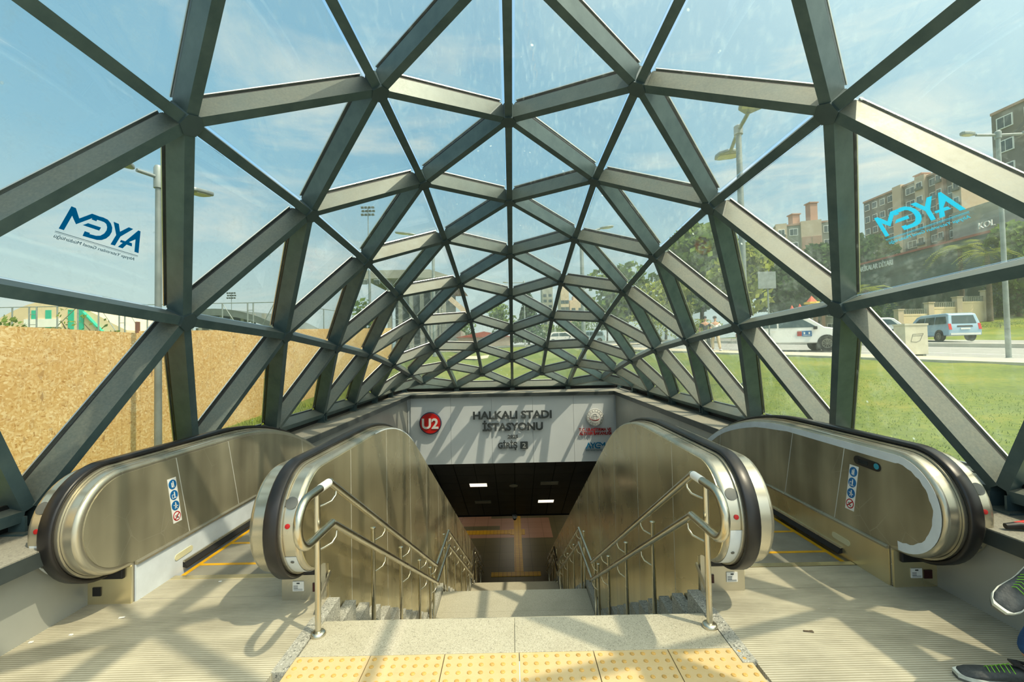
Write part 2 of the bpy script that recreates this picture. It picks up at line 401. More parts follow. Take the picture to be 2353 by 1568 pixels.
# ------------------------------------------------------------------ glass canopy
NODE = {}
def ring(th, ks, ys, xs, zs):
    for k, y, x, z in zip(ks, ys, xs, zs):
        NODE[(th, k)] = Vector((x, y, z))
        if th: NODE[(-th, k)] = Vector((-x, y, z))
Y0 = 4.379
ring(0, [-3, -2, -1, 0, 1, 2, 3, 4, 5, 6], [Y0-4.5, Y0-3, Y0-1.5, Y0, 5.879, 7.349, 8.774, 10.154, 11.504, 12.839], [0]*10,
     [4.53, 4.39, 4.176, 3.865, 3.559, 3.173, 2.669, 2.04, 1.378, 0.60])
ring(1, [-2.5, -1.5, -.5, .5, 1.5, 2.5, 3.5, 4.5, 5.5], [Y0-3.75, Y0-2.25, 3.629, 5.129, 6.614, 8.061, 9.464, 10.829, 12.171],
     [1.33, 1.226, 1.052, .977, .95, .904, .859, .832, .807], [4.27, 4.053, 3.73, 3.534, 3.237, 2.811, 2.27, 1.655, .994])
ring(2, [-3, -2, -1, 0, 1, 2, 3, 4, 5, 6], [Y0-4.5, Y0-3, 2.879, 4.379, 5.879, 7.349, 8.774, 10.154, 11.504, 12.839],
     [2.30, 2.19, 2.063, 1.943, 1.869, 1.827, 1.767, 1.71, 1.65, 1.591], [3.36, 3.24, 3.101, 2.967, 2.79, 2.529, 2.154, 1.676, 1.199, .60])
ring(3, [-2.5, -1.5, -.5, .5, 1.5, 2.5, 3.5, 4.5, 5.5], [Y0-3.75, Y0-2.25, 3.629, 5.129, 6.614, 8.061, 9.464, 10.829, 12.171],
     [2.97, 2.836, 2.622, 2.565, 2.552, 2.544, 2.488, 2.435, 2.41], [2.09, 1.999, 1.883, 1.814, 1.691, 1.566, 1.345, 1.068, .783])
ring(4, [-3, -2, -1, 0, 1, 2, 3, 4, 5, 6], [Y0-4.5, Y0-3, 2.879, 4.379, 5.879, 7.349, 8.774, 10.154, 11.504, 12.839],
     [3.12, 3.09, 3.061, 3.061, 3.061, 3.061, 3.061, 3.061, 3.061, 3.03], [.622]*9+[.60])
EDGES = set(); TRIS = []
def edge(a, b):
    if a in NODE and b in NODE: EDGES.add(tuple(sorted((a, b))))
for (th, k) in list(NODE):
    edge((th, k), (th, k+1))
    for dt in (-1, 1):
        for dk in (-.5, .5): edge((th, k), (th+dt, k+dk))
for th in range(-4, 4):
    for (t2, k) in list(NODE):
        if t2 == th:
            for tri in (((th, k), (th, k+1), (th+1, k+.5)),): 
                if all(q in NODE for q in tri): TRIS.append(tri)
        if t2 == th+1:
            tri = ((th+1, k), (th+1, k+1), (th, k+.5))
            if all(q in NODE for q in tri): TRIS.append(tri)
for a, b in ((-4, -2), (-2, 0), (0, 2), (2, 4)):
    edge((a, 6), (b, 6)); TRIS.append(((a, 6), (b, 6), ((a+b)//2, 5.5)))
def tri_n(t):
    a, b, c = (NODE[q] for q in t)
    n = (b-a).cross(c-a); n.normalize()
    ctr = (a+b+c)/3
    if n.dot(Vector((ctr.x, 0, ctr.z-0.4))) < 0 and n.dot(Vector((0, 0.3, 1))) < 0: n = -n
    if n.x*ctr.x < -0.05 or n.z < -0.2: n = -n
    return n
NN = {q: Vector((0, 0, 0)) for q in NODE}; EN = {}
for t in TRIS:
    n = tri_n(t)
    for i in range(3):
        NN[t[i]] += n
        e = tuple(sorted((t[i], t[(i+1) % 3]))); EN.setdefault(e, Vector((0, 0, 0))); EN[e] += n
for q in NN: NN[q].normalize()
for q in list(NODE):
    if abs(q[0]) == 4:     # keep the base beam low and upright
        NN[q] = Vector((math.copysign(0.9, q[0]), 0, 0.43)).normalized() if q[1] < 6 else NN[q]
SD, SW = 0.165, 0.072      # strut depth and width
canopy = tag(empty('glass_canopy', (0, 6.0, 0.52)), 'triangulated steel and glass canopy arching over the stairs and escalators', 'canopy')
def near_key(vs):          # parts that show largest come first
    c = sum((NODE[q] for q in vs), Vector((0, 0, 0)))/len(vs)
    pen = 0.0
    if c.y < 1.6: pen += 40+abs(c.y-1.6)*10
    return (c-EYE).length+pen
def strut_geo(mb, e):
    a, b = NODE[e[0]], NODE[e[1]]
    d = (b-a); L = d.length; d.normalize()
    n = EN.get(e, NN[e[0]]+NN[e[1]]).copy(); n = n-d*n.dot(d); n.normalize()
    base = abs(e[0][0]) == 4 and abs(e[1][0]) == 4 or (e[0][1] == 6 and e[1][1] == 6)
    x = d.cross(n)
    A = a+d*0.045+n*0.012; B = b-d*0.045+n*0.012
    def bx(w, h0, h1, m):
        vs = [P+x*sx*w/2+n*h for P in (A, B) for sx, h in ((-1, h0), (1, h0), (1, h1), (-1, h1))]
        mb.add(vs, [(0, 1, 2, 3), (7, 6, 5, 4), (0, 4, 5, 1), (1, 5, 6, 2), (2, 6, 7, 3), (3, 7, 4, 0)], m)
    bx(SW, 0, SD, 0)
    bx(0.05, SD, SD+0.022, 1)
    bx(0.056, SD+0.046, SD+0.056, 2)
    bx(0.016, SD+0.02, SD+0.048, 1)
el = sorted(EDGES, key=near_key)
for i, e in enumerate(el[:99]):
    mb = MB(); strut_geo(mb, e); mb.build('strut', [M['frame'], M['gasket'], M['cap']], canopy)
mb = MB()
for e in el[99:]: strut_geo(mb, e)
tag(mb.build('strut', [M['frame'], M['gasket'], M['cap']], canopy), kind='stuff')
def pane_geo(mb, t):
    n = tri_n(t); ps = []
    off = SD+0.022+0.012
    q = [NODE[k]+n*off for k in t]; c = sum(q, Vector((0, 0, 0)))/3
    pts = [p+(c-p).normalized()*0.02 for p in q]
    vs = [p for p in pts]+[p+n*0.022 for p in pts]
    mb.add(vs, [(0, 2, 1), (3, 4, 5), (0, 1, 4, 3), (1, 2, 5, 4), (2, 0, 3, 5)])
tl = sorted(TRIS, key=near_key)
for t in tl[:99]:
    mb = MB(); pane_geo(mb, t); mb.build('glass_pane', M['glass'], canopy)
mb = MB()
for t in tl[99:]: pane_geo(mb, t)
tag(mb.build('glass_pane', M['glass'], canopy), kind='stuff')
for q, p in NODE.items():
    if abs(q[0]) == 4: continue
    n = NN[q]; u = None
    mb = MB()
    e0 = next((e for e in EDGES if q in e), None); o = NODE[e0[0] if e0[1] == q else e0[1]]
    u = (o-p); u = u-n*u.dot(n); u.normalize(); w = n.cross(u)
    pts = [p+(u*math.cos(a)+w*math.sin(a))*0.079 for a in [R(30+60*i) for i in range(6)]]
    mb.add([x-n*0.009 for x in pts]+[x+n*(SD*0.98) for x in pts], [tuple(range(6)), tuple(range(11, 5, -1))]+[(i, (i+1) % 6, 6+(i+1) % 6, 6+i) for i in range(6)])
    mb.build('node_plate', M['hub'], canopy)
for q, p in NODE.items():   # feet standing on the ledge
    if abs(q[0]) == 4 or q[1] == 6:
        s = 1 if p.x > 0 else -1
        mb = MB(); zt = 0.523
        dx = 0.06*s if abs(q[0]) == 4 else 0.0; dy = 0.06 if q[1] == 6 else 0.0
        mb.box((p.x+dx, p.y+dy, zt+0.006), (0.20, 0.20, 0.012))
        for o in (-0.05, 0.05): mb.box((p.x+dx, p.y+dy+o, zt+0.055), (0.13, 0.014, 0.10))
        mb.build('base_foot', M['frame'], canopy)

for s_ in (-1, 1):       # added black panels that stand for the shade in the gap behind the base beams
    mb = MB(); mb.bb(s_*3.16, s_*3.18, -0.2, 13.05, 0.50, 0.70); mb.build('gap_shade_panel', M['gasket'], canopy)
mb = MB(); mb.bb(-3.18, 3.18, 12.97, 12.99, 0.50, 0.66); mb.build('gap_shade_panel', M['gasket'], canopy)
# ------------------------------------------------------------------ pit walls, ledges, floor
CX = -0.034
def st(mb, name, mats, **k):
    return tag(mb.build(name, mats, **k), kind='structure')
for s, nm in ((-1, 'left'), (1, 'right')):
    mb = MB(); xw = CX+s*2.775
    mb.bb(xw, xw+s*0.12, -0.6, 12.0, -1.3, 0.44); mb.bb(xw, xw+s*0.12, 3.2, 16.0, -6.4, -1.3)
    st(mb, 'wall_'+nm, M['wall_metal'])
    mb = MB(); xf = s*2.69
    mb.bb(xf, xf+s*0.035, -0.6, 12.0, 0.43, 0.515, 0)
    mb.bb(xf+s*0.004, s*3.34, -0.6, 13.25, 0.505, 0.523, 1)
    mb.bb(xf+s*0.2, s*3.34, -0.6, 13.25, -0.2, 0.505, 0)
    st(mb, 'trim_1' if s < 0 else 'trim_2', [M['ledge'], M['ledge_top']])
mb = MB(); mb.bb(-2.69, 2.69, 11.93, 11.965, 0.43, 0.515, 0); mb.bb(-2.69, 2.69, 11.934, 13.25, 0.505, 0.523, 1)
st(mb, 'trim_3', [M['ledge'], M['ledge_top']])
mb = MB()
xs = [-2.72, -1.655, -0.565, 0.525, 1.615, 2.70]
for a, b in zip(xs, xs[1:]): mb.bb(a+0.003, b-0.003, 12.0, 12.06, -1.335, 0.47)
mb.bb(-2.8, 2.8, 12.03, 12.3, -1.32, 0.46)
st(mb, 'wall_back', M['sign_panel'])
mb = MB(); mb.bb(-2.81, -1.252, -0.6, 3.03, -0.08, 0.0); mb.bb(-2.53, -1.545, 3.034, 3.315, -0.08, 0.0)
mb.bb(1.185, 2.745, -0.6, 2.99, -0.08, 0.0); mb.bb(1.478, 2.46, 2.994, 3.28, -0.08, 0.0)
mb.bb(-1.252, 1.185, -0.6, 2.2, -0.2, -0.012, 1)
st(mb, 'floor', [M['ribs'], M['granite']])
# tactile paving: tile row with domes
mb = MB(); td = 0.40
x0 = -1.185
for i in range(6):
    a = x0+i*0.392
    for j in range(2):
        y1 = 2.415-j*0.4
        mb.bb(a+0.002, a+0.389, y1-0.396, y1, -0.03, 0.0, 0)
        for p in range(7):
            for q in range(7):
                mb.lathe([(0.0125, 0), (0.0118, 0.003), (0.008, 0.0055)], (a+0.03+p*0.0555, y1-0.03-q*0.056, -0.0005), n=10, m=1)
tag(mb.build('tactile_paving', [M['tactile'], M['tactile_dome']]), 'yellow studded tactile paving before the top step', 'tactile paving')
# ------------------------------------------------------------------ granite staircase
stair = tag(empty('staircase', (CX, 6.0, -2.5)), 'pale granite staircase going down between the two escalators', 'stairs')
mb = MB(); mb.bb(-1.18, CX, 2.42, 2.735, -0.05, 0.0); mb.bb(CX+0.002, 1.115, 2.42, 2.735, -0.05, 0.0); mb.build('top_slab', M['granite'], stair, bevel=(0.004, 2))
RISE, GO = 0.179, 0.298
def flight(y, z, n):
    for i in range(n):
        ya = y+GO*i; zz = z-RISE*(i+1)
        mb = MB(); mb.bb(CX-1.13, CX+1.13, ya-0.02, ya+GO+0.012, zz-0.04, zz, 0); mb.bb(CX-1.13, CX+1.13, ya-0.02, ya, zz, zz+RISE-0.04, 0)
        mb.build('step', M['granite'], stair)
        for s in (-1, 1):
            xa = CX+s*1.135
            mb = MB(); mb.bb(xa, xa+s*0.075, ya-0.05, ya+GO-0.055, zz-0.1, zz+RISE+0.012); mb.build('side_curb', M['granite_grey'], stair)
def landing(y0, y1, z):
    mb = MB(); n = max(1, round((y1-y0)/0.6))
    for i in range(n):
        a = y0+(y1-y0)*i/n; b = y0+(y1-y0)*(i+1)/n
        mb.bb(CX-1.13, CX+1.13, a+0.002, b, z-0.06, z)
    mb.build('landing', M['granite'], stair)
    for s in (-1, 1):
        mb = MB(); xa = CX+s*1.135; mb.bb(xa, xa+s*0.075, y0, y1, z-0.06, z+0.1); mb.build('side_curb', M['granite_grey'], stair)
Z1, Z2, ZF = -RISE*12, -RISE*25, -6.05
flight(2.735, 0, 11); landing(2.735+GO*11, 7.17, Z1)
flight(7.17, Z1, 12); landing(7.17+GO*12, 12.05, Z2)
nf = 9
flight(12.05, Z2, nf-1)
for s in (-1, 1):
    mb = MB(); xa = CX+s*1.15
    mb.bb(xa, xa+s*0.075, 2.30, 2.775, -0.06, 0.004); mb.build('side_curb', M['granite_grey'], stair)

# ------------------------------------------------------------------ stair handrails
def arc2(c, r, a0, a1, n):     # in the YZ plane
    return [(c[0]+r*math.cos(R(a0+(a1-a0)*i/n)), c[1]+r*math.sin(R(a0+(a1-a0)*i/n))) for i in range(n+1)]
RAILX, POSTX = 1.055, 1.115
zr = lambda y: (0.855 if y < 2.63 else 0.855-0.602*(y-2.63) if y < 6.17 else -1.276 if y < 7.35 else -1.276-0.608*(y-7.35) if y < 11.15 else -3.586 if y < 12.05 else -3.586-0.608*(y-12.05))
ground_z = lambda y: (0.0 if y < 2.735 else max(Z1, -RISE*(1+math.floor((y-2.735)/GO))) if y < 7.17 else max(Z2, Z1-RISE*(1+math.floor((y-7.17)/GO))) if y < 12.05 else max(ZF, Z2-RISE*(1+math.floor((y-12.05)/GO))))
LOW = 0.245
for s, nm in ((-1, 'left'), (1, 'right')):
    root = tag(empty('stair_handrail', (CX+s*POSTX, 2.6, 0)), 'double tube steel handrail zigzagging down the %s side of the stairs' % nm, 'handrail', 'stair handrails')
    x = CX+s*RAILX; xp = CX+s*POSTX
    loop = [(2.63, 0.855)]+arc2((2.36, 0.7325), 0.1225, 90, 270, 14)+[(2.66, 0.61)]
    up = [(2.63, .855), (6.17, zr(6.169)), (7.35, zr(7.34)), (11.15, zr(11.149)), (12.05, zr(12.04)), (15.2, zr(15.2))]
    mb = MB(); mb.tube([(x, a, b) for a, b in loop], 0.0225, 14); mb.build('end_loop', M['tube'], root, smooth=50)
    for dz in (0, LOW):
        for (a, b) in zip(up, up[1:]):
            mb = MB(); sh = 0.03 if dz else 0
            mb.tube([(x, a[0]+sh, a[1]-dz), (x, b[0]+sh, b[1]-dz)], 0.0225, 14)
            mb.lathe([(0.001, -0.0225)]+[(0.0225*math.cos(R(t)), 0.0225*math.sin(R(t))) for t in (-60, -30, 0, 30, 60)]+[(0.001, 0.0225)], (x, a[0]+sh, a[1]-dz), n=12)
            mb.build('rail', M['tube'], root, smooth=50)
    mb = MB(); mb.tube([(x, 2.615, 0.8555), (x, 2.50, 0.8555)], 0.0234, 14); mb.build('handrail_sticker', M['white'], root, smooth=50)
    posts = [2.60, 3.62, 4.50, 5.36, 6.02, 6.28, 7.22, 7.52, 8.5, 9.5, 10.4, 11.08, 11.28, 12.0, 12.2, 13.1, 14.0, 14.8]
    for i, y in enumerate(posts):
        zt = zr(y+0.08)-0.01; zg = ground_z(y)
        mb = MB(); mb.tube([(xp, y, zg), (xp, y, zt)], 0.0165, 12)
        mb.lathe([(0.0165, 0), (0.022, 0.004), (0.022, 0.014), (0.01, 0.02)], (xp, y, zt), n=12); mb.build('post', M['tube'], root, smooth=40)
        mb = MB(); mb.lathe([(0.042, 0), (0.042, 0.012), (0.034, 0.022), (0.018, 0.026)], (xp, y, zg), n=16); mb.build('foot_flange', M['tube'], root, smooth=40)
        for dz in (0, LOW):
            zz = zr(y+0.13)-dz; zb = zz-0.075
            mb = MB(); yy = y+0.10
            mb.tube([(xp, y, zb), (xp-s*0.02, y+0.045, zb), (x+s*0.012, y+0.085, zb+0.008), (x, yy+0.02, zb+0.032), (x, yy+0.03, zz-0.012)], 0.0068, 8)
            mb.build('bracket', M['tube'], root, smooth=60)

# ------------------------------------------------------------------ escalators
NC = (2.925, 0.57)
YEND = 17.2
C30, S30 = math.cos(R(30)), math.sin(R(30))
def epath(d, yend=YEND, a0=-90, n=26):
    """points (y, z, ny, nz) around the newel, along the flat top, over the bend and down the slope; d = inset from the handrail's outer face"""
    r = 0.37-d; out = []
    for i in range(n+1):
        a = R(a0-(a0+270)*i/n) if a0 < 0 else 0
        a = R(-90-(180.0)*i/n) if a0 == -90 else R(a0-(a0+270)*i/n)
        out.append((NC[0]+r*math.cos(a), NC[1]+r*math.sin(a), math.cos(a), math.sin(a)))
    fr = 3.5-d; fc = (4.06, 0.94-3.5)
    for i in range(11):
        a = R(90-30*i/10)
        out.append((fc[0]+fr*math.cos(a), fc[1]+fr*math.sin(a), math.cos(a), math.sin(a)))
    y, z = out[-1][0], out[-1][1]
    L = (yend-y)/C30
    out.append((yend, z-S30*L, S30, C30))
    return out
STEPZ = lambda y: 0.0 if y < 4.36 else -0.577*(y-4.36)
def trimline(y, z0):            # skirt trim line height
    return z0 if y < 4.35 else z0-0.577*(y-4.62) if y > 4.9 else z0-0.577*(y-4.35)**2/(2*0.55)
def escalator(s, nm):
    root = empty('escalator', (CX+s*2.0, 3.0, 0))
    xi, xo = CX+s*1.368, CX+s*2.637            # handrail centre lines
    HW = 0.146
    for which, xc in (('inner', xi), ('outer', xo)):
        toward = s if which == 'inner' else -s   # direction of the steps
        # deck body
        top = epath(0.042)
        poly = [(p[0], p[1]) for p in top]
        poly += [(YEND, poly[-1][1]-1.35), (5.4, -0.95), (4.3, -0.45), (2.985, -0.45), (2.985, 0.24)]
        mb = MB(); mb.prism(poly, lambda a, b, c: Vector((c, a, b)), xc-HW, xc+HW)
        b = mb.build('balustrade_body', M['steel'], root, smooth=35, bevel=(0.028, 4, 60))
        # rubber handrail
        prof = [(-0.036, -0.012), (-0.041, -0.004), (-0.040, 0.007), (-0.030, 0.013), (0.030, 0.013), (0.040, 0.007), (0.041, -0.004), (0.036, -0.012)]
        pth = [(Vector((xc, p[0], p[1])), Vector((0, p[2], p[3]))) for p in epath(0.013)]
        q = pth[0]; pth = [(Vector((xc, 3.13, 0.245)), Vector((0, 0.25, -0.97)))]+pth
        mb = MB(); mb.sweep(pth, prof); mb.build('handrail', M['rubber'], root, smooth=60)
        # bare guide strip under the rubber
        mb = MB(); mb.sweep([(Vector((xc, p[0], p[1])), Vector((0, p[2], p[3]))) for p in epath(0.034)], [(-0.055, -0.006), (-0.055, 0.006), (0.055, 0.006), (0.055, -0.006)])
        mb.build('handrail_guide', M['steel'], root, smooth=60)
        # side panels: towards the steps
        def panels(xf, dirx, joints, mat, low, names='side_panel', dtop=0.085, t=0.004):
            pp = epath(dtop); ztop = [(p[0], p[1]) for p in pp]
            js = [None]+joints+[None]
            flat = ztop[27:]
            def top_at(y):
                for a, b_ in zip(flat, flat[1:]):
                    if a[0] <= y <= b_[0]: return a[1]+(b_[1]-a[1])*(y-a[0])/(b_[0]-a[0])
                return flat[0][1] if y < flat[0][0] else flat[-1][1]
            for k in range(len(js)-1):
                a, b_ = js[k], js[k+1]; g = 0.003
                if a is None: up_ = [q for q in ztop[:27]]
                else: up_ = [(a[0]+g, top_at(a[0]))]
                if b_ is None: yb_t = yb_b = YEND
                else: yb_t, yb_b = b_[0]-g, b_[1]-g
                up_ += [q for q in flat if (a is None or q[0] > a[0]+0.02) and q[0] < yb_t-0.02]+[(yb_t, top_at(yb_t))]
                ya = 3.0 if a is None else a[1]+g
                lo = []
                n = 14
                for i in range(n+1):
                    yy = yb_b+(ya-yb_b)*i/n; lo.append((yy, low(yy)))
                mb = MB(); mb.prism(up_+lo, lambda p, q, c: Vector((c, p, q)), xf, xf+dirx*t)
                mb.build(names, mat, root)
                if b_ is not None:
                    w_ = 0.0035
                    mb = MB(); mb.prism([(b_[0]-w_, top_at(b_[0])), (b_[0]+w_, top_at(b_[0])), (b_[1]+w_, low(b_[1])), (b_[1]-w_, low(b_[1]))], lambda p, q, c: Vector((c, p, q)), xf, xf+dirx*(t+0.0008)); mb.build('panel_joint', M['seam'], root)
        xf = xc+toward*HW
        jt = [(3.36, 3.50), (3.975, 4.125), (5.36, 5.52), (6.9, 7.05), (8.4, 8.55), (9.9, 10.05), (11.4, 11.55)]
        panels(xf, toward, jt, M['steel_dirty'], lambda y: trimline(y, 0.262))
        # skirt, trim bar and brush along the steps
        ys = [3.0, 3.6, 4.1, 4.35, 4.5, 4.65, 4.8, 4.95, 6.0, YEND]
        mb = MB(); mb.prism([(y, trimline(y, 0.24)) for y in ys]+[(y, trimline(y, 0.24)-0.34 if y > 4.2 else -0.06) for y in reversed(ys)], lambda p, q, c: Vector((c, p, q)), xf, xf+toward*0.010)
        mb.build('skirt_panel', M['film'] if (which == 'outer' and s < 0) else M['steel_panel'], root)
        mb = MB(); mb.sweep([(Vector((xf, y, trimline(y, 0.25))), Vector((0, 0, 1))) for y in ys], [(0, -0.012), (toward*0.022, -0.010), (toward*0.024, 0.004), (toward*0.010, 0.013), (0, 0.013)]); mb.build('trim_bar', M['steel'], root, smooth=50)
        yb = [3.42, 3.8, 4.3, 4.5, 4.7, 4.9, 6, YEND]
        tz = lambda y: trimline(y, 0.25)-0.205
        mb = MB(); mb.sweep([(Vector((xf+toward*0.010, y, tz(y))), Vector((0, 0, 1))) for y in yb], [(0, -0.02), (toward*0.03, -0.028), (toward*0.034, -0.018), (toward*0.012, 0.016), (0, 0.018)]); mb.build('skirt_brush', M['brush'], root)
        mb = MB(); mb.sweep([(Vector((xf+toward*0.010, y, tz(y)+0.022)), Vector((0, 0, 1))) for y in yb], [(0, -0.006), (toward*0.016, -0.006), (toward*0.012, 0.008), (0, 0.008)]); mb.build('brush_holder', M['steel'], root)
        # newel foot: entry box, plates and stickers
        mb = MB(); mb.bb(xc-0.105, xc+0.105, 2.955, 3.1, 0.165, 0.268); mb.build('handrail_entry', M['plastic'], root, bevel=(0.01, 2))
        base = MB(); base.bb(xc-HW+0.004, xc+HW-0.004, 2.975, 2.99, 0.0, 0.235); base.build('base_plate', M['steel_panel'] if which == 'outer' else M['steel'], root)
        px = xc+(0.075 if which == 'outer' and s > 0 else 0.085 if which == 'inner' and s < 0 else -0.085 if s > 0 else -0.075)
        mb = MB(); mb.bb(px-0.026, px+0.026, 2.968, 2.976, 0.055, 0.11); mb.build('infrared_window', M['plastic'] if s < 0 and which == 'outer' else M['letter_dark_red'], root)
        if not (which == 'outer' and s < 0):
            lx = xc+(-0.035 if s < 0 else 0.0 if which == 'outer' else 0.06)
            mb = MB(); mb.bb(lx-0.036, lx+0.036, 2.9695, 2.976, 0.06, 0.122); pl = mb.build('rating_label', M['white'], root)
            mb = MB(); mb.bb(lx-0.01, lx+0.01, 2.968, 2.970, 0.106, 0.115)
            for r_ in range(3): mb.bb(lx-0.03, lx-0.002, 2.968, 2.970, 0.093-r_*0.008, 0.0955-r_*0.008)
            for r_ in range(2): mb.bb(lx-0.03, lx+0.028, 2.968, 2.970, 0.072-r_*0.006, 0.0735-r_*0.006)
            mb.build('label_print', M['letter'], pl)
        # round cover plate and red button on the newel face, away from the steps
        away = -toward
        def on_newel(a, dx, r_, mat, name, th=0.004):
            rr = 0.37-0.042; c = Vector((xc+away*dx, NC[0]+rr*math.cos(R(a)), NC[1]+rr*math.sin(R(a)))); n = Vector((0, math.cos(R(a)), math.sin(R(a))))
            mb = MB(); mb.lathe([(r_, -0.002), (r_, th), (r_*0.8, th+0.001)], c, n, 20); return mb.build(name, mat, root, smooth=40)
        on_newel(150, 0.088, 0.036, M['plate_grey'], 'cover_plate')
        o = on_newel(172, 0.082, 0.014, M['letter_red'], 'stop_button')
        on_newel(212, 0.088, 0.010, M['plate_grey'], 'key_switch', 0.006)
        if which == 'outer' or s > 0 or True:
            # white protective film left on the newel
            a1, a2 = (205, 262) if which == 'inner' and s < 0 else (185, 262) if which == 'inner' else (186, 262)
            if not (which == 'outer' and s > 0):
                rr = 0.37-0.042+0.0012; pf = []
                for i in range(13):
                    a = R(a1+(a2-a1)*i/12); n = Vector((0, math.cos(a), math.sin(a)))
                    pf.append((Vector((xc, NC[0]+rr*n.y, NC[1]+rr*n.z)), n))
                e0, e1 = away*0.047, away*(HW-0.027)
                mb = MB(); mb.sweep(pf, [(e0, 0), (e1, 0), (e1, 0.0012), (e0, 0.0012)])
                mb.build('film_remnant', M['film'], root, smooth=60)
        # ragged film strip round the panel edge
        if s > 0:
            fx = xf+toward*0.005 if which == 'outer' else xc-toward*(HW+0.001)
            dd = toward if which == 'outer' else -toward
            for lo_a, hi_a in (((0, 38),) if which == 'outer' else ((27, 38),)):
                outer_ = epath(0.064)[lo_a:hi_a]; inner_ = []
                for i, p in enumerate(epath(0.118 if lo_a == 0 else 0.10)[lo_a:hi_a]):
                    w = 0.0
                    inner_.append((p[0]+rnd.uniform(-.006, .006), p[1]+rnd.uniform(-.008, .008)))
                if which == 'inner' and lo_a == 0: continue
                mb = MB()
                n = len(outer_)
                vs = [Vector((fx, p[0], p[1])) for p in outer_]+[Vector((fx, *p)) for p in inner_]
                vs += [v+Vector((dd*0.0015, 0, 0)) for v in vs]
                N2 = 2*n
                fs = []
                for i in range(n-1):
                    fs += [(i, i+1, n+i+1, n+i), (N2+i, N2+n+i, N2+n+i+1, N2+i+1), (i, N2+i, N2+i+1, i+1), (n+i, n+i+1, N2+n+i+1, N2+n+i)]
                fs += [(0, n, N2+n, N2), (n-1, N2+n-1, N2+2*n-1, 2*n-1)]
                mb.add(vs, fs); mb.build('film_remnant', M['film'], root)
        elif which == 'inner':
            fx = xc-toward*(HW+0.001)
            pp = epath(0.052)[27:37]; qq = epath(0.075)[27:37]
            mb = MB(); n = len(pp)
            vs = [Vector((fx, p[0], p[1])) for p in pp]+[Vector((fx, p[0]+rnd.uniform(-.01, .01), p[1]+rnd.uniform(-.008, .006))) for p in qq]
            vs += [v+Vector((-toward*0.0015, 0, 0)) for v in vs]
            fs = []
            for i in range(n-1):
                fs += [(i, i+1, n+i+1, n+i), (2*n+i, 3*n+i, 3*n+i+1, 2*n+i+1), (i, 2*n+i, 2*n+i+1, i+1), (n+i, n+i+1, 3*n+i+1, 3*n+i)]
            mb.add(vs, fs); mb.build('film_remnant', M['film'], root)
        # stair side cladding
        if which == 'inner':
            xs_ = xc-toward*(HW-0.004); dirx = -toward
            low = lambda y: (-0.12 if y < 3.2 else -0.12-0.60*(y-3.2)) if y < 6.6 else (-2.25 if y < 7.2 else -2.25-0.6*(y-7.2))-0.0
            low = lambda y: min(-0.15, ground_z(y)-0.25)
            jt2 = [(y, y) for y in (3.43, 4.40, 5.4, 6.4, 7.4, 8.4, 9.4, 10.4, 11.4, 12.4, 13.4, 14.4)]
            pp = epath(0.062); flat = [(p[0], p[1]) for p in pp[26:]]
            def ta(y):
                for a, b_ in zip(flat, flat[1:]):
                    if a[0] <= y <= b_[0]: return a[1]+(b_[1]-a[1])*(y-a[0])/(b_[0]-a[0])
                return flat[-1][1]
            yy0 = 2.99
            newel = [(p[0], p[1]) for p in pp[:27]]
            ends = [3.43, 4.40, 5.4, 6.4, 7.4, 8.4, 9.4, 10.4, 11.4, 12.4, 13.4, 14.4, 15.6]
            for k, ye in enumerate(ends):
                ya = yy0 if k == 0 else ends[k-1]+0.003
                n = 8; lo = [(ye, low(ye)), (ya, low(ye) if k else -0.2)]
                if k == 0: upp = newel+[(ye, ta(ye))]; lo = [(ye, -0.75), (3.0, -0.45), (3.0, 0.22)]
                else: upp = [(ya+(ye-ya)*i/n, ta(ya+(ye-ya)*i/n)) for i in range(n+1)]; lo = [(ye, low(ye)), (ya, low(ye)-0.02)]
                mb = MB(); mb.prism(upp+lo, lambda p, q, c: Vector((c, p, q)), xs_, xs_+dirx*0.008)
                mb.build('cladding_panel', M['steel_panel'], root)
                if k < 6:
                    mb = MB(); mb.prism([(ye-0.001, ta(ye)), (ye+0.004, ta(ye)), (ye+0.004, low(ye)), (ye-0.001, low(ye))], lambda p, q, c: Vector((c, p, q)), xs_, xs_+dirx*0.0086); mb.build('panel_joint', M['seam'], root)
            mb = MB(); mb.beam((xs_+dirx*0.012, 2.8, 0.02), (xs_+dirx*0.012, 3.02, 0.16), 0.008, 0.03, (0, 0, 1)); mb.build('cladding_trim', M['steel'], root)
    # steps
    xa, xb = xi+s*(HW+0.035), xo-s*(HW+0.035)
    lo_, hi_ = min(xa, xb), max(xa, xb)
    mb = MB(); mb.bb(lo_-0.02, hi_+0.02, 3.285, 3.335, -0.05, 0.004); mb.build('comb_plate', M['steel_panel'], root)
    proto = None
    k = 0; y = 3.30-0.14
    while y < YEND-0.6:
        yb = y+0.39; z = -0.012+STEPZ(yb) if yb > 4.36 else -0.012
        z = -0.012-max(0.0, 0.577*(y-4.0)) if y > 4.0 else -0.012
        mb = MB(); mb.bb(lo_, hi_, max(y, 3.32), yb, -0.02, 0.0); mb.bb(lo_, hi_, yb-0.02, yb-0.004, -0.235, -0.02)
        vs = [(p[0], p[1], p[2]+z) for p in mb.v]; mb.v = vs
        t = mb.build('step', M['grooves'], root)
        mb = MB()
        mb.bb(lo_, hi_, yb-0.028, yb+0.002, z-0.02, z+0.0025)
        for a in (lo_, hi_-0.032): mb.bb(a, a+0.032, max(y, 3.32), yb-0.028, z-0.02, z+0.0025)
        mb2 = mb.build('step_edge_marking', M['yellow'], root); 
        mb2.parent = t; mb2.location = (0, 0, 0)
        y += 0.392; k += 1
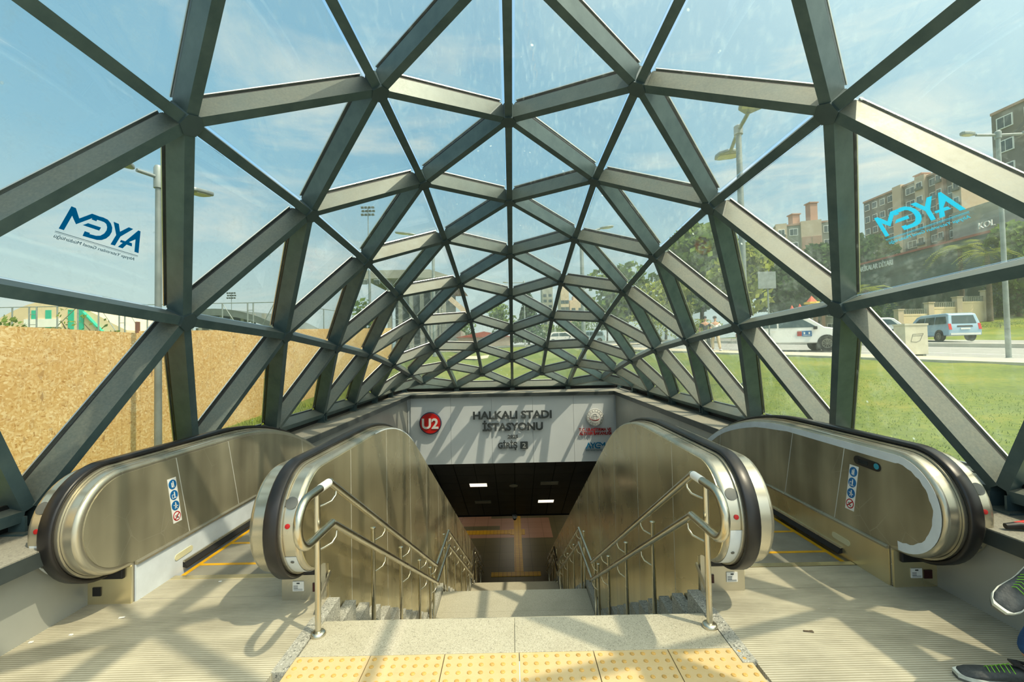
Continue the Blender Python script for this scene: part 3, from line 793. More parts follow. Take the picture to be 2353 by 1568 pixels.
    tr = MB(); tr.prism([(3.3, -0.3), (4.2, -0.35), (YEND, STEPZ(YEND)-0.6), (YEND, STEPZ(YEND)-1.1), (4.0, -0.85), (3.3, -0.6)], lambda p, q, c: Vector((c, p, q)), lo_-0.03, hi_+0.03)
    tr.build('truss_cover', M['plastic'], root)
    # pictogram sticker on the outer panel
    xf = xo-s*(HW+0.004)
    P0 = (3.315 if s < 0 else 3.277, 0.71); P1 = (3.375 if s < 0 else 3.338, 0.385)
    def onp(a, b, c=0.0): # a across, b down the sticker
        dy, dz = P1[0]-P0[0], P1[1]-P0[1]
        return Vector((xf-s*c, P0[0]+dy*b+a*(-1 if s > 0 else 1)*(-1), P0[1]+dz*b))
    mb = MB()
    hw = 0.042
    fn = lambda a, b, c: onp(a, b, c)
    mb.prism([(-hw, -0.02), (hw, -0.02), (hw, 1.02), (-hw, 1.02)], fn, 0.0, 0.0016)
    stk = mb.build('safety_sticker', M['white'], root)
    L = 0.33
    for k in range(4):
        cb = 0.125+k*0.25
        mb = MB(); mb.prism([(0.037*math.cos(R(t)), cb+0.037/L*math.sin(R(t))) for t in range(0, 360, 15)], fn, 0.0016, 0.0026)
        mb.build('pictogram_disc', M['sign_blue'] if k < 3 else M['letter_red'], stk)
        mb = MB()
        if k == 3: mb.prism([(0.029*math.cos(R(t)), cb+0.029/L*math.sin(R(t))) for t in range(0, 360, 15)], fn, 0.0026, 0.0032)
        if k == 3: mb.build('pictogram_field', M['white'], stk); mb = MB()
        fm = 'white' if k < 3 else 'letter'
        def pl(pts): mb.prism([(p, cb+q/L) for p, q in pts], fn, 0.0032, 0.0040)
        def dot(a, b, r_): pl([(a+r_*math.cos(R(t)), b+r_*math.sin(R(t))) for t in range(0, 360, 45)])
        if k == 0:
            dot(-.006, -.02, .005); dot(.008, -.012, .004); pl([(-.011, -.014), (-.001, -.014), (-.001, .006), (-.011, .006)]); pl([(.004, -.008), (.012, -.008), (.012, .008), (.004, .008)])
            pl([(-.011, .006), (-.006, .006), (-.008, .024), (-.013, .024)]); pl([(-.005, .006), (-.001, .006), (.004, .024), (-.001, .024)]); pl([(.004, .008), (.012, .008), (.013, .02), (.003, .02)])
        elif k == 1:
            dot(-.004, -.02, .005); pl([(-.009, -.014), (.001, -.014), (.001, .006), (-.009, .006)]); pl([(-.008, .006), (0, .006), (0, .02), (-.008, .02)])
            pl([(.006, -.006), (.022, -.006), (.022, -.002), (.006, -.002)]); pl([(-.02, .02), (.02, .02), (.02, .024), (-.02, .024)]); pl([(.018, -.004), (.022, -.004), (.022, .022), (.018, .022)])
        elif k == 2:
            dot(-.002, -.02, .005); pl([(-.008, -.014), (.003, -.014), (.005, .004), (-.006, .004)]); pl([(-.022, .004), (.02, -.008), (.02, -.004), (-.022, .010)])
            pl([(-.006, .004), (0, .004), (-.006, .024), (-.012, .024)]); pl([(0, .004), (.005, .004), (.012, .022), (.006, .022)])
        else:
            pl([(-.016, .012), (.006, .002), (.012, .008), (-.012, .02)]); dot(.013, -.004, .005); pl([(-.002, -.012), (.003, -.012), (.006, .004), (0, .004)])
        mb.build('pictogram_figure', M[fm], stk)
        if k == 3:
            mb = MB(); mb.prism([(-.028, cb-.020/L), (-.022, cb-.026/L), (.028, cb+.020/L), (.022, cb+.026/L)], fn, 0.0040, 0.0047); mb.build('pictogram_bar', M['letter_red'], stk)
    if s > 0:   # dark direction display on the right escalator
        mb = MB(); cy, cz = 3.155, 0.762
        pts = [(cy-0.085+0.032*math.cos(R(t)), cz-0.004+0.03*math.sin(R(t))) for t in range(90, 271, 20)]+[(cy+0.085+0.032*math.cos(R(t)), cz+0.004+0.03*math.sin(R(t))) for t in range(-90, 91, 20)]
        mb.prism(pts, lambda p, q, c: Vector((c, p, q)), xf, xf-s*0.006); dp = mb.build('direction_display', M['plastic'], root)
        mb = MB(); mb.prism([(cy-0.085+0.021*math.cos(R(t)), cz+0.02*math.sin(R(t))) for t in range(0, 360, 20)], lambda p, q, c: Vector((c, p, q)), xf-s*0.006, xf-s*0.0075); mb.build('display_symbol', M['logo_cyan_sunlit'], dp)
        mb = MB(); mb.bb(xf-s*0.006, xf-s*0.0075, cy-0.01, cy+0.075, cz-0.012, cz+0.014); mb.build('display_window', M['glass_dark'], dp)
    for which, xc in (('outer', xo),):   # little oval lamp in the skirt
        xx = xc-s*(HW+0.010)
        pts = [(3.40+0.10+0.022*math.cos(R(t)), 0.13+0.022*math.sin(R(t))) for t in range(-90, 91, 30)]+[(3.40-0.04+0.022*math.cos(R(t)), 0.125+0.022*math.sin(R(t))) for t in range(90, 271, 30)]
        mb = MB(); mb.prism(pts, lambda p, q, c: Vector((c, p, q)), xx, xx-s*0.004); mb.build('skirt_light', M['lamp_lens'], root)
    return root
e = escalator(-1, 'left'); tag(e, 'left escalator with white film on its lower skirt beside the chipboard fence', 'escalator', 'escalators')
e = escalator(1, 'right'); tag(e, 'right escalator with dark direction display on its outer panel', 'escalator', 'escalators')
# ------------------------------------------------------------------ lettering
def text_islands(body, extrude=0.0, bold=0.0):
    cu = bpy.data.curves.new('lettering', 'FONT'); cu.body = body; cu.size = 1.0; cu.extrude = extrude; cu.offset = bold; cu.resolution_u = 3
    ob = bpy.data.objects.new('lettering', cu); col.objects.link(ob)
    bpy.context.view_layer.update()
    me = bpy.data.meshes.new_from_object(ob.evaluated_get(bpy.context.evaluated_depsgraph_get()))
    vs = [v.co.copy() for v in me.vertices]; fs = [tuple(p.vertices) for p in me.polygons]
    bpy.data.objects.remove(ob); bpy.data.meshes.remove(me)
    par = list(range(len(vs)))
    def find(a):
        while par[a] != a: par[a] = par[par[a]]; a = par[a]
        return a
    for f in fs:
        for a in f[1:]: par[find(a)] = find(f[0])
    # front and back caps of a glyph are separate islands until joined by walls: merge by x overlap
    gr = {}
    for i in range(len(vs)): gr.setdefault(find(i), []).append(i)
    iv = sorted([(min(vs[i].x for i in g), max(vs[i].x for i in g), [k]) for k, g in gr.items()])
    out = []
    for a, b, ks in iv:
        if out and min(b, out[-1][1])-max(a, out[-1][0]) > 0.35*min(b-a, out[-1][1]-out[-1][0]):
            out[-1] = (min(a, out[-1][0]), max(b, out[-1][1]), out[-1][2]+ks)
        else: out.append((a, b, ks))
    res = []
    for a, b, ks in out:
        ids = [i for k in ks for i in gr[k]]; mp = {i: j for j, i in enumerate(ids)}; ss = set(ids)
        res.append(([vs[i] for i in ids], [tuple(mp[i] for i in f) for f in fs if f[0] in ss]))
    X0 = min(v.x for v in vs); X1 = max(v.x for v in vs); 
    return res, X0, X1
def put_text(body, fn, x0, x1, h, th, bold=0.0, cap=0.729):
    """islands of body fitted between x0..x1 with cap height h; fn(x, y, z) -> world; returns list of MB (one per letter)"""
    isl, X0, X1 = text_islands(body, 0.5, bold)
    sx = (x1-x0)/(X1-X0); sy = h/cap
    out = []
    for vs, fs in isl:
        mb = MB(); mb.add([fn(x0+(v.x-X0)*sx, v.y*sy, (v.z+0.5)*th) for v in vs], fs); out.append(mb)
    return out
def merge(mbs):
    r = MB()
    for m in mbs: r.add(m.v, m.f)
    return r
SY = 11.995
def sign_fn(z0, standoff=0.05): return lambda x, y, z: Vector((x, SY-standoff-z, z0+y))
def sign_text(root, body, x0, x1, z0, h, mat, bold=0.012, standoff=0.03, th=0.025, name='letter', split=True):
    ms = put_text(body, sign_fn(z0, standoff), x0, x1, h, th, bold)
    if not split: ms = [merge(ms)]
    for m in ms: m.build(name, mat, root)
ns = tag(empty('station_name_sign', (CX, 11.95, -0.5)), 'dark raised station name lettering with year and entrance number', 'sign')
sign_text(ns, 'HALKALI STADI', -1.058, 1.027, -0.152, 0.203, M['letter'], 0.034)
sign_text(ns, 'İSTASYONU', -0.812, 0.790, -0.463, 0.203, M['letter'], 0.034)
sign_text(ns, '2025', -0.149, 0.125, -0.675, 0.088, M['letter'], 0.03, 0.015, 0.012)
sign_text(ns, 'GİRİŞ', -0.411, 0.100, -0.936, 0.158, M['letter'], 0.028, 0.02, 0.02)
mb = MB(); cxb, czb = 0.278, -0.862
pts = []
for qx, qz, a0 in ((1, 1, 0), (-1, 1, 90), (-1, -1, 180), (1, -1, 270)):
    pts += [(cxb+qx*0.085+0.016*math.cos(R(a0+t)), czb+qz*0.08+0.016*math.sin(R(a0+t))) for t in (0, 30, 60, 90)]
mb.prism(pts, lambda a, b, c: Vector((a, c, b)), SY-0.055, SY-0.03); nb = mb.build('number_plate', M['letter'], ns)
merge(put_text('2', sign_fn(czb-0.06, 0.056), cxb-0.045, cxb+0.045, 0.125, 0.004, 0.0)).build('number', M['white'], nb)
# round line badge
bd = tag(empty('line_badge', (-2.185, 11.95, -0.38)), 'round red badge with white U2 on the pale sign wall', 'sign')
c = Vector((-2.185, SY, -0.232))
mb = MB(); mb.lathe([(0.292, 0.03), (0.292, 0.075), (0.28, 0.08)], c, (0, -1, 0), 48); mb.build('rim', M['badge_rim'], bd, smooth=40)
mb = MB(); mb.lathe([(0.268, 0.079), (0.266, 0.083), (0.2, 0.085), (0.001, 0.086)], c, (0, -1, 0), 48); mb.build('disc', M['badge_red'], bd, smooth=40)
for m in put_text('U2', sign_fn(-0.365, 0.088), -2.405, -1.970, 0.268, 0.012, 0.03): m.build('character', M['white'], bd)
# ministry emblem and text
em = tag(empty('ministry_emblem', (2.175, 11.95, -0.63)), 'round white star-ringed emblem above red ministry lettering', 'emblem')
c = Vector((2.175, SY, -0.168))
mb = MB(); mb.lathe([(0.232, 0.03), (0.232, 0.05), (0.225, 0.054)], c, (0, -1, 0), 40); mb.build('disc', M['white'], em, smooth=40)
mb = MB()
for r0, r1 in ((0.216, 0.221), (0.148, 0.153)):
    n = 40
    for i in range(n):
        a, b = R(360*i/n), R(360*(i+1)/n)
        q = [(r0, a), (r1, a), (r1, b), (r0, b)]
        mb.prism([(c.x+r*math.cos(t), c.z+r*math.sin(t)) for r, t in q], lambda a_, b_, c_: Vector((a_, c_, b_)), SY-0.0565, SY-0.0535)
mb.build('ring', M['letter'], em)
mb = MB()
for i in range(16):
    a = R(360*i/16); sx_, sz_ = c.x+0.184*math.cos(a), c.z+0.184*math.sin(a)
    mb.prism([(sx_+(0.013 if k % 2 == 0 else 0.006)*math.cos(R(36*k)+a), sz_+(0.013 if k % 2 == 0 else 0.006)*math.sin(R(36*k)+a)) for k in range(10)], lambda a_, b_, c_: Vector((a_, c_, b_)), SY-0.0575, SY-0.0535)
mb.build('star', M['letter'], em)
mb = MB()
def ell(rx, rz, t0, t1, w, ox=0, oz=0):
    n = 18
    for i in range(n):
        a, b = R(t0+(t1-t0)*i/n), R(t0+(t1-t0)*(i+1)/n)
        mb.prism([(c.x+ox+rx*math.cos(a), c.z+oz+rz*math.sin(a)), (c.x+ox+(rx+w)*math.cos(a), c.z+oz+(rz+w)*math.sin(a)), (c.x+ox+(rx+w)*math.cos(b), c.z+oz+(rz+w)*math.sin(b)), (c.x+ox+rx*math.cos(b), c.z+oz+rz*math.sin(b))], lambda a_, b_, c_: Vector((a_, c_, b_)), SY-0.0575, SY-0.0535)
ell(0.085, 0.085, 60, 330, 0.006); ell(0.04, 0.085, 0, 360, 0.005); ell(0.085, 0.03, 10, 175, 0.005)
mb.build('globe', M['letter'], em)
mb = MB(); ell(0.12, 0.05, 170, 350, 0.012, -0.01, -0.02); ell(0.1, 0.03, 190, 330, 0.008, 0.0, -0.05); mb.build('swoosh', M['letter_red'], em)
sign_text(em, 'T.C. ULAŞTIRMA VE', 1.743, 2.60, -0.527, 0.078, M['letter_red'], 0.028, 0.02, 0.015, 'letter')
sign_text(em, 'ALTYAPI BAKANLIĞI', 1.745, 2.60, -0.630, 0.078, M['letter_red'], 0.028, 0.02, 0.015, 'letter')
# agency logo: five letter shapes in baseline units, A at 0 .. M at 1
LOGO = {'M': [(0.982,0.338),(0.935,0.335),(0.85,0.23),(0.755,0.338),(0.677,0.337),(0.674,0.268),(0.729,0.269),(0.728,0.29),(0.85,0.153),(0.93,0.236),(0.929,0.04),(0.981,0.04)],
'E': [(0.781,0.168),(0.741,0.211),(0.592,0.212),(0.592,0.167)],
'G': [(0.674,0.336),(0.624,0.341),(0.568,0.334),(0.517,0.304),(0.476,0.258),(0.455,0.204),(0.455,0.147),(0.474,0.099),(0.512,0.062),(0.56,0.045),(0.641,0.042),(0.724,0.041),(0.729,0.104),(0.67,0.103),(0.67,0.088),(0.592,0.092),(0.549,0.11),(0.522,0.152),(0.517,0.202),(0.529,0.24),(0.556,0.275),(0.59,0.289),(0.628,0.290),(0.675,0.288)],
'Y': [(0.495,0.334),(0.429,0.331),(0.367,0.238),(0.297,0.334),(0.238,0.331),(0.333,0.180),(0.336,0.043),(0.39,0.042),(0.387,0.183)],
'A': [(0.168,0.337),(0.139,0.336),(0.012,0.04),(0.07,0.042),(0.142,0.212),(0.201,0.146),(0.157,0.143),(0.138,0.101),(0.212,0.104),(0.233,0.039),(0.294,0.04),(0.265,0.11),(0.302,0.109),(0.303,0.14),(0.246,0.141)]}
def agency_logo(root, O0, U, V, N, L, th, mat, tmat):
    fn = lambda a, b, c: O0+U*(a*L)+V*(b*L)+N*c
    for k in 'AYGEM':
        mb = MB(); mb.prism(LOGO[k], fn, 0, th); mb.build('logo_letter', mat, root)
    mb = MB(); mb.prism([(0, -0.003), (1, -0.003), (1, 0.003), (0, 0.003)], fn, 0, th*0.6); mb.prism([(0, -0.016), (1, -0.016), (1, -0.013), (0, -0.013)], fn, 0, th*0.6); mb.build('rule', tmat, root)
    merge(put_text('Altyapı Yatırımları Genel Müdürlüğü', lambda x, y, z: fn(x, -0.077+y, z), 0.015, 0.985, 0.042, th*0.6, 0.0)).build('small_print', tmat, root)
lg = tag(empty('agency_logo', (2.175, 11.95, -1.03)), 'small dark blue agency logo under the red ministry lettering', 'logo')
agency_logo(lg, Vector((1.905, SY-0.03, -1.008)), Vector((1, 0, 0)), Vector((0, 0, 1)), Vector((0, -1, 0)), 0.535, 0.02, M['logo_blue'], M['logo_navy'])
for s, nm, a, m_, mat, tm in ((-1, 'left', (-2.65707, 3.17947, 2.32445), (-2.72854, 2.67253, 2.36515), 'logo_vinyl', 'logo_navy'), (1, 'right', (2.72768, 2.65280, 2.37306), (2.65486, 3.16053, 2.33447), 'logo_cyan_sunlit', 'logo_cyan_sunlit')):
    a = Vector(a); m_ = Vector(m_)
    if s > 0: a, m_ = a, m_
    n = Vector((s*0.856038, 0.160136, 0.491484)); U = (m_-a); L = U.length; U.normalize(); V = n.cross(U); V = V if V.z > 0 else -V
    # on the inner face of the pane, 2 mm thick vinyl
    sh = (SD+0.034-0.0022)-0.175
    ap = a+(a-EYE).normalized()*0.0
    rt = tag(empty('window_decal', a), ('dark blue mirrored agency logo sticker on the left glass' if s < 0 else 'mirrored agency logo sticker on the right glass, sunlight painted in as bright cyan'), 'sticker')
    # slide along the sight line to the glass plane
    def slide(p):
        d = (p-EYE); t_ = sh/d.dot(n); return p+d*t_
    agency_logo(rt, slide(a), U, V, n, L*1.01, 0.0018, M[mat], M[tm])

# ------------------------------------------------------------------ sloping ceiling and the hall below
cs = Vector((0, 12.06, -1.335)); ce = Vector((0, 16.3, -4.22)); dirc = (ce-cs).normalized(); nrmc = Vector((0, dirc.z, -dirc.y)); 
if nrmc.z > 0: nrmc = -nrmc
LC = (ce-cs).length
cl = lambda x, l, h: cs+Vector((x, 0, 0))+dirc*l+nrmc*h
mb = MB()
pw = 0.553; gap = 0.012; rows = [0, .30, .95, 1.6, 2.25, 2.9, 3.55, 4.2, LC]
for i in range(-5, 5):
    a, b = i*pw+0.02, (i+1)*pw+0.02
    for r0, r1 in zip(rows, rows[1:]):
        mb.add([cl(x, l, h) for h in (0, -0.02) for x, l in ((a+gap, r0+0.006), (b-gap, r0+0.006), (b-gap, r1-0.006), (a+gap, r1-0.006))], [(0, 1, 2, 3), (7, 6, 5, 4), (0, 4, 5, 1), (1, 5, 6, 2), (2, 6, 7, 3), (3, 7, 4, 0)], 0)
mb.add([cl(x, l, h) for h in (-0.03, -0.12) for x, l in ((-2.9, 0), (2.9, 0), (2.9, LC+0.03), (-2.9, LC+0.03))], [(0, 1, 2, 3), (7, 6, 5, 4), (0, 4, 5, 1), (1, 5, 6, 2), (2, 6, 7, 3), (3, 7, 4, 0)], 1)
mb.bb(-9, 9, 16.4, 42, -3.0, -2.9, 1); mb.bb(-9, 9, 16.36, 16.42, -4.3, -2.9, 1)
st(mb, 'ceiling', [M['ceil_black'], M['dark']])
lights = [(-1.07, 1.78, 1, 'lit square ceiling light on the left of the black sloping ceiling'), (1.05, 1.74, 0, 'unlit pale ceiling panel on the right, above the lit one'),
          (-1.04, 3.52, 0, 'unlit grey ceiling panel on the left, below the lit one'), (1.04, 3.56, 1, 'lit square ceiling light on the right of the black sloping ceiling')]
for x, l, on, lab in lights:
    t = tag(empty('ceiling_light', cl(x, l, 0)), lab, 'light', 'recessed ceiling panels')
    def slab(x0, x1, l0, l1, h0, h1):
        mb = MB(); mb.add([cl(a, b, h) for h in (h0, h1) for a, b in ((x0, l0), (x1, l0), (x1, l1), (x0, l1))], [(0, 1, 2, 3), (7, 6, 5, 4), (0, 4, 5, 1), (1, 5, 6, 2), (2, 6, 7, 3), (3, 7, 4, 0)]); return mb
    slab(x-0.27, x+0.27, l-0.155, l+0.155, 0.001, 0.008).build('frame', M['plate_grey'], t)
    slab(x-0.255, x+0.255, l-0.14, l+0.14, 0.008, 0.012).build('diffuser', M['lamp_on'] if on else M['lamp_off'], t)
mb = MB(); mb.lathe([(0.13, 0.001), (0.13, 0.01), (0.115, 0.016), (0.11, 0.012), (0.001, 0.012)], cl(-0.02, 1.92, 0), nrmc, 24)
tag(mb.build('ceiling_speaker', M['lamp_off'], smooth=30), 'round pale ceiling speaker between the two upper panels', 'speaker')
dc = tag(empty('dome_camera', (0.0, 16.28, -4.3)), 'small dome security camera at the lower edge of the black ceiling', 'camera')
mb = MB(); mb.lathe([(0.09, 0.10), (0.09, 0.03), (0.08, 0.0)], (0.0, 16.27, -4.33), n=18); mb.build('housing', M['white'], dc, smooth=40)
mb = MB(); mb.lathe([(0.001, -0.085), (0.035, -0.075), (0.06, -0.05), (0.072, 0.0)], (0.0, 16.27, -4.33), n=18); mb.build('dome', M['plastic'], dc, smooth=60)
mb = MB(); mb.bb(-9, 9, 14.4, 42, ZF-0.2, ZF, 0)
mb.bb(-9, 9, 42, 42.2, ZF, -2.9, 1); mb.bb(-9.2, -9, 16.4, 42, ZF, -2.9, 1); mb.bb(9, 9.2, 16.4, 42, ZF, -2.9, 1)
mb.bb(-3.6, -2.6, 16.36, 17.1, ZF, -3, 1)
st(mb, 'floor_hall', [M['tile_dark'], M['dark']])
mb = MB(); zf = ZF
mb.bb(-7, -0.04, 18.78, 24, zf, zf+0.003, 0); mb.bb(0.27, 1.57, 18.72, 24, zf, zf+0.003, 0); mb.bb(-0.04, 0.27, 19.5, 24, zf, zf+0.003, 0)
mb.bb(-7, -0.65, 19.62, 20.05, zf+0.003, zf+0.006, 1); mb.bb(-1.08, 1.6, 20.95, 21.5, zf+0.003, zf+0.006, 1)
mb.bb(-0.04, 0.27, 15.85, 24, zf+0.004, zf+0.012, 2); mb.bb(-7, -0.2, 19.14, 19.56, zf+0.004, zf+0.012, 2); mb.bb(-0.21, 0.42, 19.06, 19.62, zf+0.004, zf+0.0125, 2)
mb.bb(-0.85, 0.86, 15.54, 15.84, zf, zf+0.012, 2); mb.bb(-2.6, -1.4, 15.9, 17.2, zf, zf+0.012, 2); mb.bb(1.4, 2.6, 15.9, 17.2, zf, zf+0.012, 2)
st(mb, 'floor_hall_pattern', [M['tile_pink'], M['tile_dark'], M['tile_yellow']])
for i, (x, y) in enumerate(((-2.5, 19), (2.5, 19), (0, 24), (-4, 26), (4, 26))):
    mb = MB(); mb.bb(x-0.6, x+0.6, y-0.3, y+0.3, -3.025, -3.003)
    tag(mb.build('hall_light', M['lamp_hall']), 'warm lit ceiling panel in the hall below, out of sight behind the slope', 'light', 'hall ceiling panels')

# ------------------------------------------------------------------ seated worker at the right edge
def skin(name, verts, edges, radii, mat, parent, sub=2, loc=None, root=0):
    me = bpy.data.meshes.new(name); w = WL[parent.name]
    me.from_pydata([tuple(Vector(v)-w) for v in verts], edges, []); me.materials.append(mat)
    o = bpy.data.objects.new(name, me); col.objects.link(o); o.parent = parent; WL[o.name] = w.copy()
    md = o.modifiers.new('skin', 'SKIN'); 
    if not me.skin_vertices: 
        me.attributes  # layer is added by the modifier
    sv = me.skin_vertices[0].data if me.skin_vertices else None
    if sv is None: return o
    for i, r in enumerate(radii):
        sv[i].radius = (r, r) if not isinstance(r, tuple) else r
        sv[i].use_root = (i == root)
    md.use_smooth_shade = True; md.branch_smoothing = 0.6
    sb = o.modifiers.new('sub', 'SUBSURF'); sb.levels = sub; sb.render_levels = sub
    return o
M['denim'] = simple('blue_denim', srgb(30, 84, 140), 0.8, 0, 0.25, 14, 0.4, 220, c2=srgb(22, 60, 108))
M['shirt'] = simple('dark_work_shirt', srgb(52, 56, 62), 0.85, 0, 0.15, 8)
M['skin'] = simple('skin', srgb(196, 146, 116), 0.55, 0, 0.06, 10)
M['hair'] = simple('dark_hair', srgb(34, 28, 24), 0.7)
M['shoe'] = simple('black_shoe', srgb(44, 48, 50), 0.65, 0, 0.3, 30, 0.3, 90, c2=srgb(74, 78, 78))
M['sole_white'] = simple('worn_white_sole', srgb(206, 210, 200), 0.7, 0, 0.15, 30)
M['neon'] = simple('neon_green_trim', srgb(130, 210, 40), 0.5, 0, 0.1, 20)
pe = tag(empty('person', (2.78, 1.62, 0.523)), 'seated person in blue jeans and black and neon green trainers on the right ledge', 'person')
hipL, hipR = Vector((2.86, 1.52, 0.63)), Vector((2.84, 1.72, 0.63))
pel = Vector((2.86, 1.62, 0.64))
kneeA = Vector((2.47, 1.98, 0.57)); ankA = Vector((2.325, 2.10, 0.12))      # leg on the floor
kneeB = Vector((2.80, 2.02, 0.80)); ankB = Vector((2.35, 2.03, 0.60))     # crossed leg, ankle on the other knee
ch = Vector((2.74, 1.50, 0.98)); nk = Vector((2.70, 1.47, 1.14)); hd = Vector((2.66, 1.46, 1.27))
shL, shR = Vector((2.62, 1.34, 1.08)), Vector((2.80, 1.64, 1.08))
elL, wrL = Vector((2.50, 1.34, 0.86)), Vector((2.58, 1.62, 0.80))
elR, wrR = Vector((2.70, 1.86, 0.92)), Vector((2.52, 1.98, 0.76))
body_v = [pel, hipL, kneeA, ankA, hipR, kneeB, ankB, (pel+ch)/2, ch, nk, hd, hd+Vector((-0.01, 0.01, 0.09)), shL, elL, wrL, shR, elR, wrR]
body_e = [(0, 1), (1, 2), (2, 3), (0, 4), (4, 5), (5, 6), (0, 7), (7, 8), (8, 9), (9, 10), (10, 11), (8, 12), (12, 13), (13, 14), (8, 15), (15, 16), (16, 17)]
body_r = [0.12, 0.08, 0.05, 0.034, 0.08, 0.05, 0.034, 0.13, 0.14, 0.055, 0.085, 0.075, 0.06, 0.042, 0.03, 0.06, 0.042, 0.03]
skin('body', body_v, body_e, body_r, M['skin'], pe)
skin('jeans', [pel, hipL, (hipL+kneeA)/2, kneeA, (kneeA+ankA)/2+Vector((0.02, 0.0, 0)), ankA+Vector((0.01, 0, 0.0)), hipR, (hipR+kneeB)/2, kneeB, (kneeB+ankB)/2, ankB+(kneeB-ankB)*0.05],
     [(0, 1), (1, 2), (2, 3), (3, 4), (4, 5), (0, 6), (6, 7), (7, 8), (8, 9), (9, 10)], [0.135, 0.12, 0.10, 0.085, 0.075, 0.072, 0.12, 0.10, 0.085, 0.075, 0.068], M['denim'], pe)
skin('shirt', [pel+Vector((-0.01, 0, 0.04)), (pel+ch)/2, ch, nk-Vector((0, 0, 0.05)), shL, (shL*0.4+elL*0.6), shR, (shR*0.4+elR*0.6)], [(0, 1), (1, 2), (2, 3), (2, 4), (4, 5), (2, 6), (6, 7)],
     [0.155, 0.15, 0.16, 0.07, 0.072, 0.056, 0.072, 0.056], M['shirt'], pe)
mb = MB(); hc = hd+Vector((0.015, -0.015, 0.065))
mb.lathe([(0.001, 0.085), (0.055, 0.075), (0.09, 0.035), (0.098, -0.01), (0.085, -0.05), (0.05, -0.06)], hc, (0.3, -0.3, 1), 18); mb.build('hair', M['hair'], pe, smooth=70)
f0 = Vector((-0.62, 0.62, -0.05)).normalized(); sd = Vector((0.7, 0.7, 0))
fc = hd+f0*0.085
for q in (-1, 1):
    mb = MB(); mb.lathe([(0.001, 0.009), (0.008, 0.006), (0.011, 0)], fc+sd*0.03*q+Vector((0, 0, 0.045)), f0, 10); mb.build('eye', M['white'], pe, smooth=60)
    mb = MB(); mb.lathe([(0.02, -0.008), (0.026, 0), (0.02, 0.008)], hd+sd*0.088*q+Vector((0, 0, 0.035)), sd, 12); mb.build('ear', M['skin'], pe, smooth=60)
mb = MB(); mb.tube([fc+Vector((0, 0, 0.05)), fc+f0*0.018+Vector((0, 0, 0.015)), fc+f0*0.006+Vector((0, 0, 0.005))], [0.008, 0.014, 0.008], 8); mb.build('nose', M['skin'], pe, smooth=70)
mb = MB(); mb.tube([fc-sd*0.022+Vector((0, 0, -0.022)), fc+f0*0.006+Vector((0, 0, -0.022)), fc+sd*0.022+Vector((0, 0, -0.022))], [0.003, 0.006, 0.003], 8); mb.build('mouth', M['badge_red'], pe, smooth=70)
for wr, el in ((wrL, elL), (wrR, elR)):
    d = (wr-el).normalized(); sx_ = d.cross(Vector((0, 0, 1))).normalized()
    skin('palm', [wr, wr+d*0.04, wr+d*0.085], [(0, 1), (1, 2)], [(0.03, 0.02), (0.04, 0.016), (0.038, 0.014)], M['skin'], pe, 1)
    for k in range(4):
        b0 = wr+d*0.085+sx_*(k-1.5)*0.019; ln = (0.065, 0.078, 0.074, 0.058)[k]
        skin('finger', [b0-d*0.012, b0+d*ln*0.4-Vector((0, 0, 0.006)), b0+d*ln*0.75-Vector((0, 0, 0.024)), b0+d*ln*0.85-Vector((0, 0, 0.046))], [(0, 1), (1, 2), (2, 3)], [0.009, 0.009, 0.008, 0.007], M['skin'], pe, 1)
    skin('thumb', [wr+d*0.025+sx_*0.025, wr+d*0.06+sx_*0.05, wr+d*0.09+sx_*0.052-Vector((0, 0, 0.012))], [(0, 1), (1, 2)], [0.011, 0.010, 0.008], M['skin'], pe, 1)
def shoe(heel, toe, up):
    """trainer from heel to toe; up is the direction of the tongue"""
    f = (toe-heel); L = f.length; f.normalize(); up = up-f*up.dot(f); up.normalize(); x = f.cross(up)
    prof = [(0.0, 0.030, 0.062), (0.04, 0.036, 0.085), (0.16, 0.036, 0.088), (0.30, 0.035, 0.083), (0.42, 0.037, 0.074), (0.55, 0.042, 0.062), (0.70, 0.047, 0.052), (0.84, 0.045, 0.044), (0.94, 0.035, 0.035), (1.0, 0.016, 0.024)]
    def loft(rows, name, mat, b0=0.022):
        mb = MB(); n = 14; vs = []
        for t_, w_, h_ in rows:
            for j in range(n):
                a = math.pi*2*j/n; ca, sa = math.cos(a), math.sin(a)
                px = w_*math.copysign(abs(ca)**0.8, ca); pz = b0+(h_-b0)*(0.5+0.5*math.copysign(abs(sa)**0.75, sa))
                vs.append(heel+f*(t_*L)+x*px+up*pz)
        fs = [(i*n+j, i*n+(j+1) % n, (i+1)*n+(j+1) % n, (i+1)*n+j) for i in range(len(rows)-1) for j in range(n)]+[tuple(range(n-1, -1, -1)), tuple((len(rows)-1)*n+j for j in range(n))]
        mb.add(vs, fs); return mb
    up_ = loft(prof, 'upper', M['shoe'])
    return f, x, up, L, up_, prof
